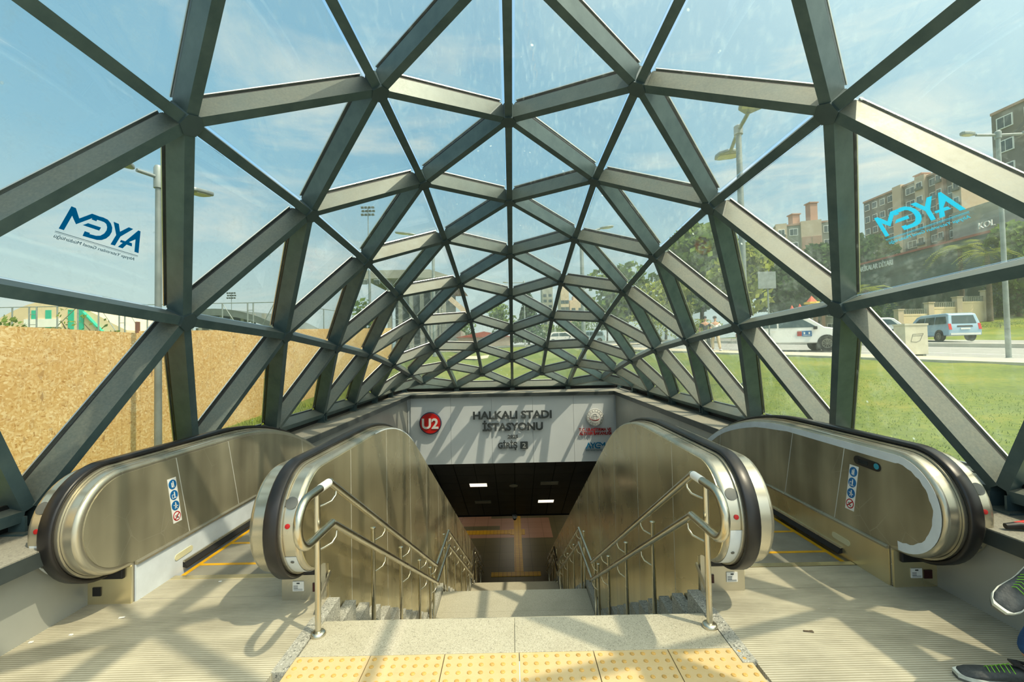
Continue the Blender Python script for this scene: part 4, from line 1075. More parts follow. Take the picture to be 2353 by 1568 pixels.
def make_shoe(heel, toe, upd, parent):
    f, x, up, L, upper, prof = shoe(heel, toe, upd)
    upr = upper.build('shoe_upper', M['shoe'], parent, smooth=70)
    for (b, h, grow, mat, nm) in ((0.012, 0.028, 1.10, 'sole_white', 'midsole'), (0.0, 0.014, 1.06, 'plate_grey', 'outsole')):
        pts = [(t_*L*1.02-0.006, w_*grow) for t_, w_, _ in prof]
        pts[-1] = (pts[-1][0]+0.006, pts[-1][1]*1.3)
        poly = [(a, w_) for a, w_ in pts]+[(a, -w_) for a, w_ in reversed(pts)]
        mb = MB(); mb.prism(poly, lambda a, b_, c: heel+f*a+x*b_+up*c, b, h); mb.build(nm, M[mat], upr, smooth=50)
    mb = MB()
    for k in range(6):
        t_ = 0.33+0.055*k; h_ = 0.083-0.022*k*0.9/3.2-0.0
        hh = [0.088, 0.083, 0.078, 0.072, 0.067, 0.062][k]
        a = heel+f*(t_*L)
        mb.tube([a-x*0.03+up*(hh-0.018), a-x*0.012+up*(hh+0.002)+f*0.006, a+x*0.012+up*(hh+0.004), a+x*0.03+up*(hh-0.018)+f*0.008], 0.0015, 6)
    mb.build('laces', M['neon'], upr)
    mb = MB(); mb.tube([heel+f*(0.02*L)-x*0.03+up*0.088, heel+f*(-0.01)+up*0.095, heel+f*(0.02*L)+x*0.03+up*0.088, heel+f*(0.2*L)+x*0.034+up*0.092, heel+f*(0.30*L)+up*0.108, heel+f*(0.2*L)-x*0.034+up*0.092], 0.007, 8, closed=True); mb.build('collar', M['plastic'], upr, smooth=70)
    mb = MB(); mb.box(heel+f*(0.27*L)+up*0.104, (0.042, 0.035, 0.008), Matrix((x, f, up)).transposed()); mb.build('tongue', M['plastic'], upr)
    mb = MB(); mb.tube([heel+f*(0.03*L)-x*0.022+up*0.10, heel+f*(-0.012)+up*0.104, heel+f*(0.03*L)+x*0.022+up*0.10], 0.006, 8); mb.build('heel_tab', M['neon'], upr)
make_shoe(Vector((2.36, 2.085, 0.0)), Vector((2.07, 2.175, 0.0)), Vector((0, 0, 1)), pe)
make_shoe(Vector((2.305, 2.04, 0.535)), Vector((2.06, 1.965, 0.43)), Vector((0.1, -0.45, 0.75)), pe)

# ------------------------------------------------------------------ odds and ends
pl_ = tag(empty('pliers', (2.88, 2.5, 0.523)), 'red and black handled pliers lying on the right ledge', 'pliers')
M['tool_red'] = simple('red_tool_grip', srgb(222, 48, 40), 0.45)
mb = MB(); mb.tube([(2.765, 2.57, 0.545), (2.83, 2.56, 0.552), (2.92, 2.53, 0.552), (3.0, 2.50, 0.545)], [0.016, 0.022, 0.024, 0.02], 10); mb.build('grip', M['plastic'], pl_, smooth=60)
mb = MB(); mb.tube([(2.81, 2.565, 0.562), (2.86, 2.55, 0.571), (2.94, 2.525, 0.570), (3.0, 2.51, 0.56)], [0.008, 0.014, 0.016, 0.012], 8); mb.build('red_insert', M['tool_red'], pl_, smooth=60)
mb = MB(); mb.tube([(2.83, 2.47, 0.540), (2.90, 2.46, 0.545), (3.0, 2.44, 0.542)], [0.012, 0.018, 0.016], 10); mb.build('jaw', M['plate_grey'], pl_, smooth=60)
def scrap(px, py, L, W, mat, name, lab, cat):
    r = ray(px, py); p = EYE+r*(-EYE.z/r.z); a = rnd.uniform(-.3, .3)
    mb = MB(); mb.box((p.x, p.y, 0.004), (L, W, 0.004), Matrix.Rotation(a, 3, 'Z')); mb.box((p.x+L*0.3, p.y, 0.006), (L*0.3, W*0.9, 0.003), Matrix.Rotation(a+0.3, 3, 'Z'))
    tag(mb.build(name, mat), lab, cat, 'litter on the landing plates')
scrap(280, 1421, 0.032, 0.012, M['white'], 'paper_scrap', 'white paper strip on the ribbed plate near the left wall', 'litter')
scrap(71, 1478, 0.02, 0.012, M['white'], 'paper_scrap', 'crumpled white paper bit nearest the left wall corner', 'litter')
scrap(163, 1461, 0.02, 0.01, M['white'], 'paper_scrap', 'tiny white paper bit between the left strip and wall', 'litter')
scrap(506, 1338, 0.02, 0.009, M['white'], 'paper_scrap', 'white paper bit just before the left escalator comb', 'litter')
scrap(1858, 1453, 0.05, 0.010, M['bark'], 'wood_splinter', 'thin brown wood splinter on the right ribbed plate', 'litter')
M['pale_post'] = M['grey_green'] = M['galv']
M['lens'] = simple('yellowed_lamp_lens', srgb(190, 190, 150), 0.4)
M['rust'] = simple('rusty_brown_post', srgb(122, 78, 58), 0.7)
M['beige'] = simple('beige_render', srgb(218, 198, 164), 0.8, 0, 0.05, 0.5)
M['hedge_dark'] = simple('dark_overgrown_wall', srgb(66, 84, 74), 0.9, 0, 0.25, 0.8)
M['teal'] = simple('teal_panel', srgb(40, 178, 150), 0.6, 0, 0.05, 1)
M['conc'] = simple('grey_concrete', srgb(150, 152, 142), 0.85, 0, 0.1, 0.4)
M['conc_dark'] = simple('dark_cladding', srgb(96, 106, 102), 0.8, 0, 0.12, 0.5)
M['brownwall'] = simple('brown_grey_render', srgb(116, 111, 104), 0.85, 0, 0.12, 0.3)
M['cream'] = simple('cream_render', srgb(198, 180, 158), 0.8, 0, 0.05, 0.3)
M['pink'] = simple('pink_render', srgb(176, 142, 124), 0.8, 0, 0.06, 0.3)
M['roofred'] = simple('red_roof', srgb(168, 88, 68), 0.8, 0, 0.1, 1)
M['window'] = simple('dark_window_glass', srgb(70, 84, 88), 0.12, 0.0, 0.1, 2)
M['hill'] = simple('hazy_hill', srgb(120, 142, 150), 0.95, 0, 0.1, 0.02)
M['cabinet'] = simple('pale_utility_cabinet', srgb(196, 194, 178), 0.6, 0.0, 0.08, 3)
M['car_white'] = simple('white_car_paint', srgb(226, 228, 226), 0.2, 0.0, 0.02)
M['car_blue'] = simple('ice_blue_car_paint', srgb(160, 188, 206), 0.2, 0.15, 0.02)
M['car_glass'] = simple('car_window_glass', srgb(56, 78, 84), 0.08, 0, 0.05)
M['tyre'] = simple('tyre', srgb(28, 28, 28), 0.8); M['rim'] = simple('alloy_rim', srgb(150, 150, 140), 0.3, 0.8)
M['tail'] = simple('red_tail_light', srgb(200, 50, 46), 0.25); M['lamp_clear'] = simple('headlight', srgb(60, 66, 68), 0.1)
M['red_canvas'] = simple('red_canvas', srgb(214, 92, 62), 0.7); M['yellow_canvas'] = simple('yellow_canvas', srgb(226, 186, 70), 0.7)
# ------------------------------------------------------------------ ground, road
KN, KT = Vector((0.83, 0.56)), Vector((-0.56, 0.83)); KA = Vector((15, 13.1))
def dt(x, y):
    p = Vector((x, y))-KA; return p.dot(KN), p.dot(KT)
def sm(a, b, x):
    t = max(0.0, min(1.0, (x-a)/(b-a))); return t*t*(3-2*t)
def gz(x, y):
    d, t = dt(x, y)
    zk = 0.95+0.044*max(-22, min(25, t))
    right = 0.47+(zk-0.47)*sm(-11.5, 0.5, d) if d < 0 else zk
    if d > 0: right = zk+0.027*min(d, 26)+0.16*max(0, min(d-27, 45))*sm(-30, 6, -t+8)
    left = 0.45+0.055*max(0, min(y, 24)-5.5)
    w = sm(-2.6, -4.2, x) if False else 1-sm(-4.2, -2.6, x)
    if y > 24: w *= 1-sm(24, 60, y)
    return left*w+right*(1-w)
xs = sorted(set([-150, -100, -70, -50, -36, -28, -22, -18, -14, -11, -9, -7.5, -6, -5, -4.4, -3.9, -3.32, -2.4, -1.2, 0, 1.2, 2.4, 3.32, 4, 4.8, 5.6, 6.5, 7.5, 8.5, 9.5, 10.5, 11.5, 12.5, 13.5, 14.5, 15.5, 17, 19, 21, 24, 27, 30, 34, 38, 42, 47, 52, 60, 70, 85, 105, 140, 200]))
ys = sorted(set([-8, -5, -3, -1, 0, 1, 2, 3, 4, 5, 6, 7, 8, 9, 10, 11, 12, 13.25, 14, 15, 16, 17, 18, 19, 20, 21, 22, 23.5, 25, 27, 29, 31, 34, 37, 40, 44, 48, 53, 60, 68, 78, 90, 110, 140, 180, 240, 320]))
mb = MB(); nx = len(xs)
for y in ys:
    for x in xs: mb.v.append((x, y, gz(x, y)-(0.09 if 0.3 < dt(x, y)[0] < 27 else 0)))
for j in range(len(ys)-1):
    for i in range(nx-1):
        if -3.33 < (xs[i]+xs[i+1])/2 < 3.33 and ys[j] < 13.2: continue
        mb.f.append((j*nx+i, j*nx+i+1, (j+1)*nx+i+1, (j+1)*nx+i)); mb.m.append(0)
st(mb, 'ground', M['grass'])
def strip(name, d0, d1, mat, dz, t0=-24, t1=70, n=48, thick=0.1):
    mb = MB()
    for i in range(n+1):
        t = t0+(t1-t0)*i/n
        for d in (d0, d1):
            p = KA+KN*d+KT*t; mb.v.append((p.x, p.y, gz(p.x, p.y)+dz))
        for d in (d0, d1):
            p = KA+KN*d+KT*t; mb.v.append((p.x, p.y, gz(p.x, p.y)+dz-thick))
    for i in range(n):
        a = 4*i; b = a+4
        for f in ((a, a+1, b+1, b), (a+2, b+2, b+3, a+3), (a, b, b+2, a+2), (a+1, a+3, b+3, b+1)): mb.f.append(f); mb.m.append(0)
    return mb
st(strip('kerb', -0.12, 0.1, 0, 0.06), 'trim_4', M['kerb'])
st(strip('pavement', 0.1, 2.0, 0, 0.05), 'pavement', M['paving'])
st(strip('kerb', 2.0, 2.2, 0, 0.05), 'trim_5', M['kerb'])
st(strip('road', 2.2, 25.5, 0, -0.02), 'road', M['asphalt'])
st(strip('median', 12.4, 13.2, 0, 0.18, thick=0.3), 'median', M['kerb'])
mb = MB(); a = strip('l', 5.6, 5.75, 0, -0.012, thick=0.01); b = strip('l', 16.2, 16.35, 0, -0.012, thick=0.01); c_ = strip('l', 2.6, 2.72, 0, -0.012, thick=0.01)
for q in (a, b, c_): mb.add(q.v, q.f)
st(mb, 'road_lines', M['line'])
# winding footpath beyond the end of the canopy
mb = MB(); path = [(-16, 33), (-8, 30), (-2, 29.3), (3, 30.5), (8, 33.5), (11, 36)]
for i, (x, y) in enumerate(path):
    for o in (-0.8, 0.8): mb.v.append((x, y+o, gz(x, y+o)+0.03))
for i in range(len(path)-1): mb.f.append((2*i, 2*i+2, 2*i+3, 2*i+1)); mb.m.append(0)
st(mb, 'footpath', M['paving'])
# grass blades near the glass
import numpy as np
rg = np.random.default_rng(3)
mb = MB()
def blades(x0, x1, y0, y1, n, h):
    for i in range(n):
        x = rg.uniform(x0, x1); y = rg.uniform(y0, y1); z = gz(x, y)-0.01; a = rg.uniform(0, 6.28); hh = h*rg.uniform(.5, 1.2); w = 0.006
        dx, dy = w*math.cos(a), w*math.sin(a); lx, ly = rg.normal(0, .35*hh), rg.normal(0, .35*hh)
        b = len(mb.v)
        mb.v += [(x-dx, y-dy, z), (x+dx, y+dy, z), (x+dx*.6+lx*.5, y+dy*.6+ly*.5, z+hh*.6), (x-dx*.6+lx*.5, y-dy*.6+ly*.5, z+hh*.6), (x+lx, y+ly, z+hh)]
        mb.f += [(b, b+1, b+2, b+3), (b+3, b+2, b+4)]; mb.m += [0, 0]
blades(3.35, 9.5, 1.5, 13, 12000, 0.04); blades(-4.3, -3.4, 1.5, 9, 4500, 0.08)
tag(mb.build('grass', M['blade']), 'short green grass blades growing beside the glass canopy', 'grass', kind='stuff')

# ------------------------------------------------------------------ left side: chipboard fence, lattice fence, lamps
of = tag(empty('chipboard_fence', (-4.42, 6, 0.45)), 'orange chipboard site fence standing left of the glass canopy', 'fence')
ftop = lambda y: 1.905 if y < 5.32 else 1.94+(y-5.5)*0.059
y = -3.0
while y < 16.4:
    yb = min(y+1.25 if y > -2 else 0.07, 16.5)
    if y < 5.32 < yb: yb = 5.32
    zt = ftop((y+yb)/2)
    zb = gz(-4.4, (y+yb)/2)-0.1
    mb = MB(); mb.prism([(y+0.002, zb), (yb-0.002, zb), (yb-0.002, ftop(yb-0.01)), (y+0.002, ftop(y+0.01))], lambda a, b, c: Vector((c, a, b)), -4.42, -4.40); mb.build('board', M['osb'], of)
    mb = MB(); mb.bb(-4.445, -4.42, yb-0.022, yb+0.022, zb, ftop(yb)-0.05 if abs(yb-5.32) > 0.1 else 2.04); mb.build('post', M['rust'] if abs(yb-5.32) < 0.1 else M['bark'], of)
    y = yb
def lamp_post(loc, h, r, arms, label, heads, group='street lamps', mat='galv', headtype='flat'):
    """arms: list of offsets (dx,dy,dz) to a head from the pole top"""
    x, y, z = loc
    t = tag(empty('street_lamp', loc), label, 'lamp', group)
    mb = MB(); mb.tube([(x, y, z), (x, y, z+h*0.3), (x, y, z+h)], [r, r*0.96, r*0.8], 14); mb.lathe([(r*1.6, 0), (r*1.6, 0.04), (r, 0.06)], (x, y, z), n=14); mb.build('pole', M[mat], t, smooth=50)
    mb = MB(); mb.lathe([(r*1.25, -0.12), (r*1.25, 0.1), (r*0.9, 0.13)], (x, y, z+h), n=14); mb.build('collar', M[mat], t, smooth=40)
    for a in arms:
        A = Vector(a); d = Vector((A.x, A.y, 0)); L = d.length; d.normalize()
        top = Vector((x, y, z+h)); e_ = top+A
        mb = MB(); mb.tube([top, top+A*0.5, e_-d*0.1], [r*0.55]*3, 10); mb.build('arm', M[mat], t, smooth=50)
        sx_ = Vector((-d.y, d.x, 0)); hl, hw, hh = heads
        prof = [(-0.25, 0.2), (0.0, 0.8), (0.45, 1.0), (0.85, 0.92), (1.0, 0.55)]
        poly = [(u*hl, w_*hw/2) for u, w_ in prof]+[(u*hl, -w_*hw/2) for u, w_ in reversed(prof)]
        up_ = (A-d*A.dot(d)); tilt = Vector((0, 0, 1))
        mb = MB(); mb.prism(poly, lambda p, q, c: e_+d*p+sx_*q+Vector((0, 0, c+0.12*p)), 0, hh); hd_ = mb.build('lamp_head', M[mat], t, bevel=(hh*0.3, 2))
        poly2 = [(0.1*hl+u*hl*0.75, w_*hw*0.4) for u, w_ in prof[1:]]+[(0.1*hl+u*hl*0.75, -w_*hw*0.4) for u, w_ in reversed(prof[1:])]
        mb = MB(); mb.prism(poly2, lambda p, q, c: e_+d*p+sx_*q+Vector((0, 0, c+0.12*p)), -0.012, 0.001); mb.build('lens', M['lens'], hd_)
    return t
lamp_post((-3.86, 4.9, 0.42), 3.17, 0.036, [(-0.10, -0.30, 0.0), (0.05, 0.42, 0.0)], 'twin armed grey lamp post between the canopy and chipboard fence', (0.30, 0.20, 0.045))
p = at(1710, 700, 12); lamp_post((p.x, p.y, gz(p.x, p.y)), 7.5-gz(p.x, p.y), 0.09, [(-0.10, -0.8, 0.12), (0.35, 1.2, -0.10)], 'tall twin headed lamp post on the lawn right of the canopy', (0.70, 0.72, 0.10), mat='grey_green')
p = at(1343, 850, 20); lamp_post((p.x, p.y, gz(p.x, p.y)), 5.9, 0.1, [(0.95, 0.0, 0.25)], 'single armed lamp post beyond the canopy end, right of centre', (0.5, 0.3, 0.07), mat='grey_green')
p = at(1207, 800, 35); lamp_post((p.x, p.y, gz(p.x, p.y)), 5.0, 0.06, [(-1.3, 0, 0.0), (0.7, 0, 0.0)], 'thin twin armed lamp post just right of the centre line', (0.35, 0.25, 0.05), mat='grey_green')
p = at(997, 700, 25); lamp_post((p.x, p.y, gz(p.x, p.y)), 6.6, 0.10, [(-1.2, 0.0, 0.25)], 'lamp post left of centre before the big grey hall', (0.9, 0.4, 0.07), mat='grey_green')
p = at(2316, 780, 15); lamp_post((p.x, p.y, gz(p.x, p.y)), 8.65-gz(p.x, p.y), 0.075, [(-0.75, 0.1, 0.05), (0.8, -0.1, -0.02)], 'slim pale street lamp with twin round heads by the pavement', (0.36, 0.22, 0.10), mat='pale_post')
# lattice fence round the sports ground
lf = tag(empty('lattice_fence', (-18, 24, 0.9)), 'tall galvanised tubular fence frame behind the chipboard fence', 'fence')
zt = 4.55
def bar(a, b, r_, nm): mb = MB(); mb.tube([a, b], r_, 6); mb.build(nm, M['galv'], lf)
xsf = [-27.4, -26.6, -25.7, -25.3, -24.2, -23.1, -22.0, -20.9, -20.6, -19.4, -18.3, -17.0, -15.4, -14.05, -13.75, -12.6]
def gzl(x, y): return gz(x, y)
for x in xsf: bar((x, 24, gzl(x, 24)-0.1), (x, 24, zt), 0.035, 'post')
for z in (zt, 2.45, 1.7): bar((xsf[0], 24, z), (xsf[-1], 24, z), 0.022, 'rail')
for a, b in ((-25.3, -23.1), (-20.6, -22.0), (-19.4, -20.6+0.0), (-13.75, -12.6), (-14.05, -15.4), (-17.0, -18.3)):
    bar((a, 24, 2.45), (b, 24, zt), 0.02, 'brace')
x1, y1 = -12.6, 24
for i in range(1, 7):
    x, y = x1+0.95*i, y1+4.0*i
    bar((x, y, gzl(x, y)-0.1), (x, y, zt), 0.035, 'post')
bar((x1, y1, zt), (x1+5.7, y1+24, zt), 0.022, 'rail'); bar((x1, y1, 2.45), (x1+5.7, y1+24, 2.45), 0.022, 'rail')
for (xa, xb) in ((-25.7, -25.3), (-20.9, -20.6), (-14.05, -13.75)):
    for k in range(6): bar((xa, 24, 1.4+0.55*k), (xb, 24, 1.4+0.55*k), 0.015, 'rung')
# ------------------------------------------------------------------ buildings
sh = tag(empty('sports_hall', (-33, 34, 1)), 'beige sports hall with teal stripes and white bands behind the fences', 'building')
mb = MB()
base = 1.0
L0, L1 = at(-30, 760, 33).x, at(292, 760, 33).x
def hz(u): # curved parapet
    return 4.2+1.75*math.sin(math.pi*max(0, min(1, (u-0.0))))
N = 20; pts = [(L0+(L1-L0)*i/N, 3.7+2.4*math.sin(math.pi*min(1, (i/N)*0.85+0.12))**1.3) for i in range(N+1)]
mb.prism([(L0, base)]+pts+[(L1, base)], lambda a, b, c: Vector((a, c, b)), 33.0, 41); mb.build('wall', M['beige'], sh)
for px in (80, 112, 164, 187, 32):
    x = at(px, 740, 33).x; mb = MB(); mb.bb(x-0.2, x+0.2, 32.94, 33.02, 1.6, 5.4 if px > 40 else 4.0); mb.build('stripe', M['teal'], sh)
mb = MB(); a, b = at(58, 726, 33).x, at(140, 726, 33).x; mb.bb(a, b, 32.90, 33.01, 4.15, 4.75); mb.build('band', M['white'], sh)
mb = MB(); a = at(195, 730, 33); b = at(285, 765, 33); mb.beam((a.x, 32.95, 5.2), (b.x, 32.95, 2.2), 0.1, 0.4, (0, 1, 0)); mb.build('stripe', M['teal'], sh)
# stadium stand far left
sd_ = tag(empty('stadium_stand', (-95, 150, 2)), 'distant low stadium stand with a curved grey roof', 'building')
a, b = at(450, 745, 150).x, at(640, 745, 150).x
zt_ = at(520, 712, 150).z
mb = MB(); n = 16
for i in range(n+1):
    u = i/n; x = a-6+(b-a+12)*u; z = zt_-9*(u-0.35)**2*2.2
    mb.v += [(x, 146, z), (x, 175, z+1), (x, 146, z-2.2), (x, 175, z-2)]
for i in range(n):
    q = 4*i
    for f in ((0, 1, 5, 4), (2, 6, 7, 3), (0, 4, 6, 2), (1, 3, 7, 5)): mb.f.append(tuple(q+k for k in f)); mb.m.append(0)
mb.build('roof', M['conc_dark'], sd_)
mb = MB(); mb.bb(a, b, 150, 172, 1, zt_-6.0); mb.build('wall', M['conc'], sd_)
mb = MB(); mb.bb(a-1, b+1, 149, 150, zt_-9.5, zt_-7.5); mb.build('balcony', M['cream'], sd_)
for i in range(9):
    x = a+(b-a)*i/8; mb = MB(); mb.bb(x-0.5, x+0.5, 147, 148, 1, zt_-1.8); mb.build('column', M['conc'], sd_)
def mast(px, py0, py1, Y, label, w):
    p = at(px, py1, Y); zb = gz(p.x, p.y); top = at(px, py0, Y).z
    t = tag(empty('floodlight_mast', (p.x, Y, zb)), label, 'floodlight', 'floodlight masts')
    mb = MB(); mb.tube([(p.x, Y, zb), (p.x, Y, top)], [w*0.05, w*0.03], 8); mb.build('pole', M['galv'], t)
    for r_ in range(3):
        z = top-w*0.26*r_
        mb = MB(); mb.bb(p.x-w/2, p.x+w/2, Y-0.05, Y+0.05, z-0.04, z+0.04); mb.build('crossbar', M['galv'], t)
        for k in range(4):
            x = p.x-w/2+w*(k+0.5)/4+(w*0.06 if r_ == 1 else 0)
            mb = MB(); mb.box((x, Y-0.25, z), (w*0.17, 0.3, w*0.15), Matrix.Rotation(0.5, 3, 'X')); mb.build('floodlight', M['conc_dark'], t)
mast(848, 478, 700, 80, 'tall floodlight mast seen through the left canopy glass', 2.5)
mast(532, 674, 740, 180, 'far small floodlight mast above the stadium stand', 3.8)
p = at(850, 700, 40); fl = tag(empty('floodlight_mast', (p.x, 40, gz(p.x, 40))), 'pale pole with two floodlights left of the grey hall', 'floodlight', 'floodlight masts')
mb = MB(); mb.tube([(p.x, 40, gz(p.x, 40)), (p.x, 40, at(850, 622, 40).z)], 0.11, 8); mb.build('pole', M['galv'], fl)
for q, dx in ((838, 0), (866, 0)):
    c = at(q, 648, 39.8); mb = MB(); mb.box(c, (0.5, 0.35, 0.4), Matrix.Rotation(0.4, 3, 'X')); mb.build('floodlight', M['conc_dark'], fl)
gh = tag(empty('grey_hall', (-14, 60, 1.5)), 'large grey hall with flat overhanging roof left of centre', 'building')
a, b = at(850, 700, 60).x, at(1040, 700, 60).x; zt_ = at(930, 630, 60).z; zr_ = at(930, 648, 60).z
mb = MB(); mb.prism([(a, zr_), (a, zt_), (b-2.5, zt_), (b+0.6, zr_)], lambda p, q, c: Vector((p, c, q)), 57, 76); mb.build('roof', M['conc'], gh)
mb = MB(); mb.bb(a+3.4, b-1.5, 60, 76, 1.0, zr_); mb.build('wall', M['conc_dark'], gh)
for i in range(6):
    x = a+3.0+(b-a-4)*i/5; mb = MB(); mb.bb(x-0.25, x+0.25, 58.5, 59, 1.0, zr_); mb.build('column', M['conc'], gh)
mb = MB(); q0 = at(1036, 688, 56); q1 = at(1075, 722, 56); mb.beam(q0, q1, 0.6, 2.0, (0, 1, 0)); mb.build('stair_ramp', M['cream'], gh)
for i in range(5):
    x = at(985+i*9, 720, 57).x; mb = MB(); mb.bb(x-0.12, x+0.12, 56.6, 57, 1.2, at(1000, 700, 57).z); mb.build('fin', M['conc'], gh)
bl = tag(empty('terrace_building', (-6, 72, 1.5)), 'low red roofed terrace building in the middle distance', 'building')
a, b = at(1095, 765, 72).x, at(1172, 765, 72).x
mb = MB(); mb.bb(a-3, b, 72, 80, 1.5, at(1130, 775, 72).z); mb.build('wall', M['cream'], bl)
mb = MB(); mb.prism([(a-3.4, at(1130, 775, 72).z), ((a+b)/2-1.5, at(1130, 762, 72).z), (b+0.4, at(1130, 775, 72).z)], lambda p, q, c: Vector((p, c, q)), 71.5, 81); mb.build('roof', M['roofred'], bl)
mb = MB(); mb.bb(a-6.2, a-3.2, 78, 86, 1.5, at(1090, 755, 72).z); mb.build('wing', M['conc'], bl)
def tower(px0, px1, ptop, Y, label, mat='cream', dep=14):
    a, b = at(px0, 760, Y).x, at(px1, 760, Y).x; zt = at((px0+px1)/2, ptop, Y).z; w = b-a
    t = tag(empty('tower_block', ((a+b)/2, Y, 2)), label, 'building', 'distant tower blocks')
    mb = MB(); mb.bb(a, b, Y, Y+dep, 1, zt); mb.build('body', M[mat], t)
    nrow = int((zt-6)/3.2); ncol = max(2, int(w/4.5))
    for c_ in range(ncol):
        x = a+w*(c_+0.5)/ncol
        mb = MB()
        for r_ in range(nrow): mb.bb(x-0.9, x+0.9, Y-0.06, Y+0.02, 5+3.2*r_, 6.6+3.2*r_)
        mb.build('window_column', M['window'], t)
    mb = MB(); mb.bb(a+w*0.3, b-w*0.3, Y+2, Y+8, zt, zt+2.4); mb.build('roof_house', M[mat], t)
tower(1290, 1309, 664, 210, 'slender pale tower block right of centre in the distance')
tower(1311, 1343, 690, 215, 'wider pale tower block beside the slender one')
tower(1248, 1272, 655, 260, 'hazy grey tower block left of the pale towers', 'conc')
def framed_window(mbf, mbg, o, u, w, h, z, n):
    """window in a facade: o = base point, u = along, n = outward"""
    c = o+Vector((0, 0, z)); Mx = Matrix((u, n, Vector((0, 0, 1)))).transposed()
    mbf.box(c+n*0.06, (w, 0.14, h), Mx); mbg.box(c+n*0.10, (w*0.40, 0.10, h*0.84), Mx) if False else None
    for q in (-1, 1): mbg.box(c+n*0.10+u*(q*w*0.225), (w*0.40, 0.10, h*0.84), Mx)
def apartment(P, Q, depth, ztop, zb, bands, label, chim, nfl=9, name='apartment_block', roof='pink'):
    """facade from P to Q (plan points); bands: (u0,u1,material,window columns)"""
    P = Vector((*P, 0)); Q = Vector((*Q, 0)); u = (Q-P); L = u.length; u.normalize(); n = Vector((-u.y, u.x, 0))
    if n.dot(-(P+Q)/2) < 0: n = -n
    t = tag(empty(name, ((P.x+Q.x)/2, (P.y+Q.y)/2, zb)), label, 'building')
    for u0, u1, mat, out, cols in bands:
        a, b = P+u*(L*u0), P+u*(L*u1)
        poly = [(a+n*out), (b+n*out), (b-n*depth), (a-n*depth)]
        mb = MB(); mb.add([Vector((q.x, q.y, z)) for z in (zb, ztop+(0.0 if out <= 0 else 0.6)) for q in poly], [(0, 1, 2, 3), (7, 6, 5, 4), (0, 4, 5, 1), (1, 5, 6, 2), (2, 6, 7, 3), (3, 7, 4, 0)]); wl = mb.build('facade_bay', M[mat], t)
        for c_ in range(cols):
            o = a+(b-a)*((c_+0.5)/cols)+n*out; bw = (b-a).length/cols
            fh = (ztop-zb)/nfl
            for f in range(nfl):
                mf, mg = MB(), MB()
                w = min(1.9, bw*0.62); framed_window(mf, mg, o, u, w, fh*0.52, zb+fh*(f+0.52), n)
                fr_ = mf.build('window', M['white'], wl); g_ = mg.build('pane', M['window'], wl)
                if cols == 1 and out > 0:
                    mr = MB(); mr.box(o+Vector((0, 0, zb+fh*(f+0.30)))+n*0.22, (w*1.15, 0.3, 0.45), Matrix((u, n, Vector((0, 0, 1)))).transposed()); mr.build('balcony', M['conc_dark'], wl)
    for cu, hh in chim:
        c_ = P+u*(L*cu)-n*(depth*0.3)
        mb = MB(); mb.box(c_+Vector((0, 0, ztop+hh/2)), (1.5, 1.5, hh)); mb.box(c_+Vector((0, 0, ztop+hh+0.1)), (1.9, 1.9, 0.2)); mb.build('chimney', M['pink'], t)
    mb = MB(); a, b = P+n*0.2, Q+n*0.2
    poly = [a, b, Q-n*depth, P-n*depth]; mb.add([Vector((q.x, q.y, z)) for z in (ztop, ztop+0.35) for q in poly], [(0, 1, 2, 3), (7, 6, 5, 4), (0, 4, 5, 1), (1, 5, 6, 2), (2, 6, 7, 3), (3, 7, 4, 0)]); mb.build('parapet', M[roof], t)
    return t
apartment((at(1986, 500, 95).x, 95), (at(2222, 500, 74).x, 74), 14, 32.0, 4,
    [(0.0, 0.36, 'brownwall', 0, 4), (0.36, 0.45, 'cream', 0.5, 0), (0.45, 0.60, 'brownwall', 0, 1), (0.60, 0.69, 'cream', 0.7, 1), (0.69, 0.78, 'brownwall', 0, 1), (0.78, 0.85, 'pink', 0.6, 1), (0.85, 0.93, 'brownwall', 0, 1), (0.93, 1.0, 'cream', 0.8, 1)],
    'tall brown and cream apartment block with white windows behind the right glass', [(0.43, 2.5), (0.66, 2.5)], 11)
apartment((at(2284, 400, 62).x, 62), (at(2284, 400, 62).x+1.5, 44), 14, at(2284, 268, 62).z, 4, [(0.0, 0.35, 'brownwall', 0.0, 2), (0.35, 0.5, 'cream', 0.5, 1), (0.5, 1.0, 'brownwall', 0, 3)],
    'brown apartment block at the far right edge behind the slim street lamp', [], 9)
t = apartment((at(1783, 560, 92).x, 92), (at(1930, 560, 88).x, 88), 12, at(1850, 516, 90).z, 4, [(0, 0.18, 'cream', 0.3, 1), (0.18, 0.40, 'conc', 0, 1), (0.40, 0.72, 'cream', 0.6, 0), (0.72, 0.92, 'conc', 0, 1), (0.92, 1.0, 'cream', 0.4, 0)],
    'cream and grey apartment block with brick chimneys behind the dark trees', [(0.37, 3.0), (0.66, 5.0)], 8)
P_, Q_ = Vector((at(1783, 560, 92).x, 92, 0)), Vector((at(1930, 560, 88).x, 88, 0)); uu = (Q_-P_).normalized(); nn_ = Vector((-uu.y, uu.x, 0)); nn_ = nn_ if nn_.dot(-P_) > 0 else -nn_
for k in (0.48, 0.64):
    for z0 in (8, 16, 24-1.5):
        c_ = P_+uu*((Q_-P_).length*k)+nn_*0.66; mb = MB(); mb.box(c_+Vector((0, 0, z0-1.5)), (1.6, 0.12, 5.5), Matrix((uu, nn_, Vector((0, 0, 1)))).transposed()); mb.build('brick_panel', M['pink'], t)
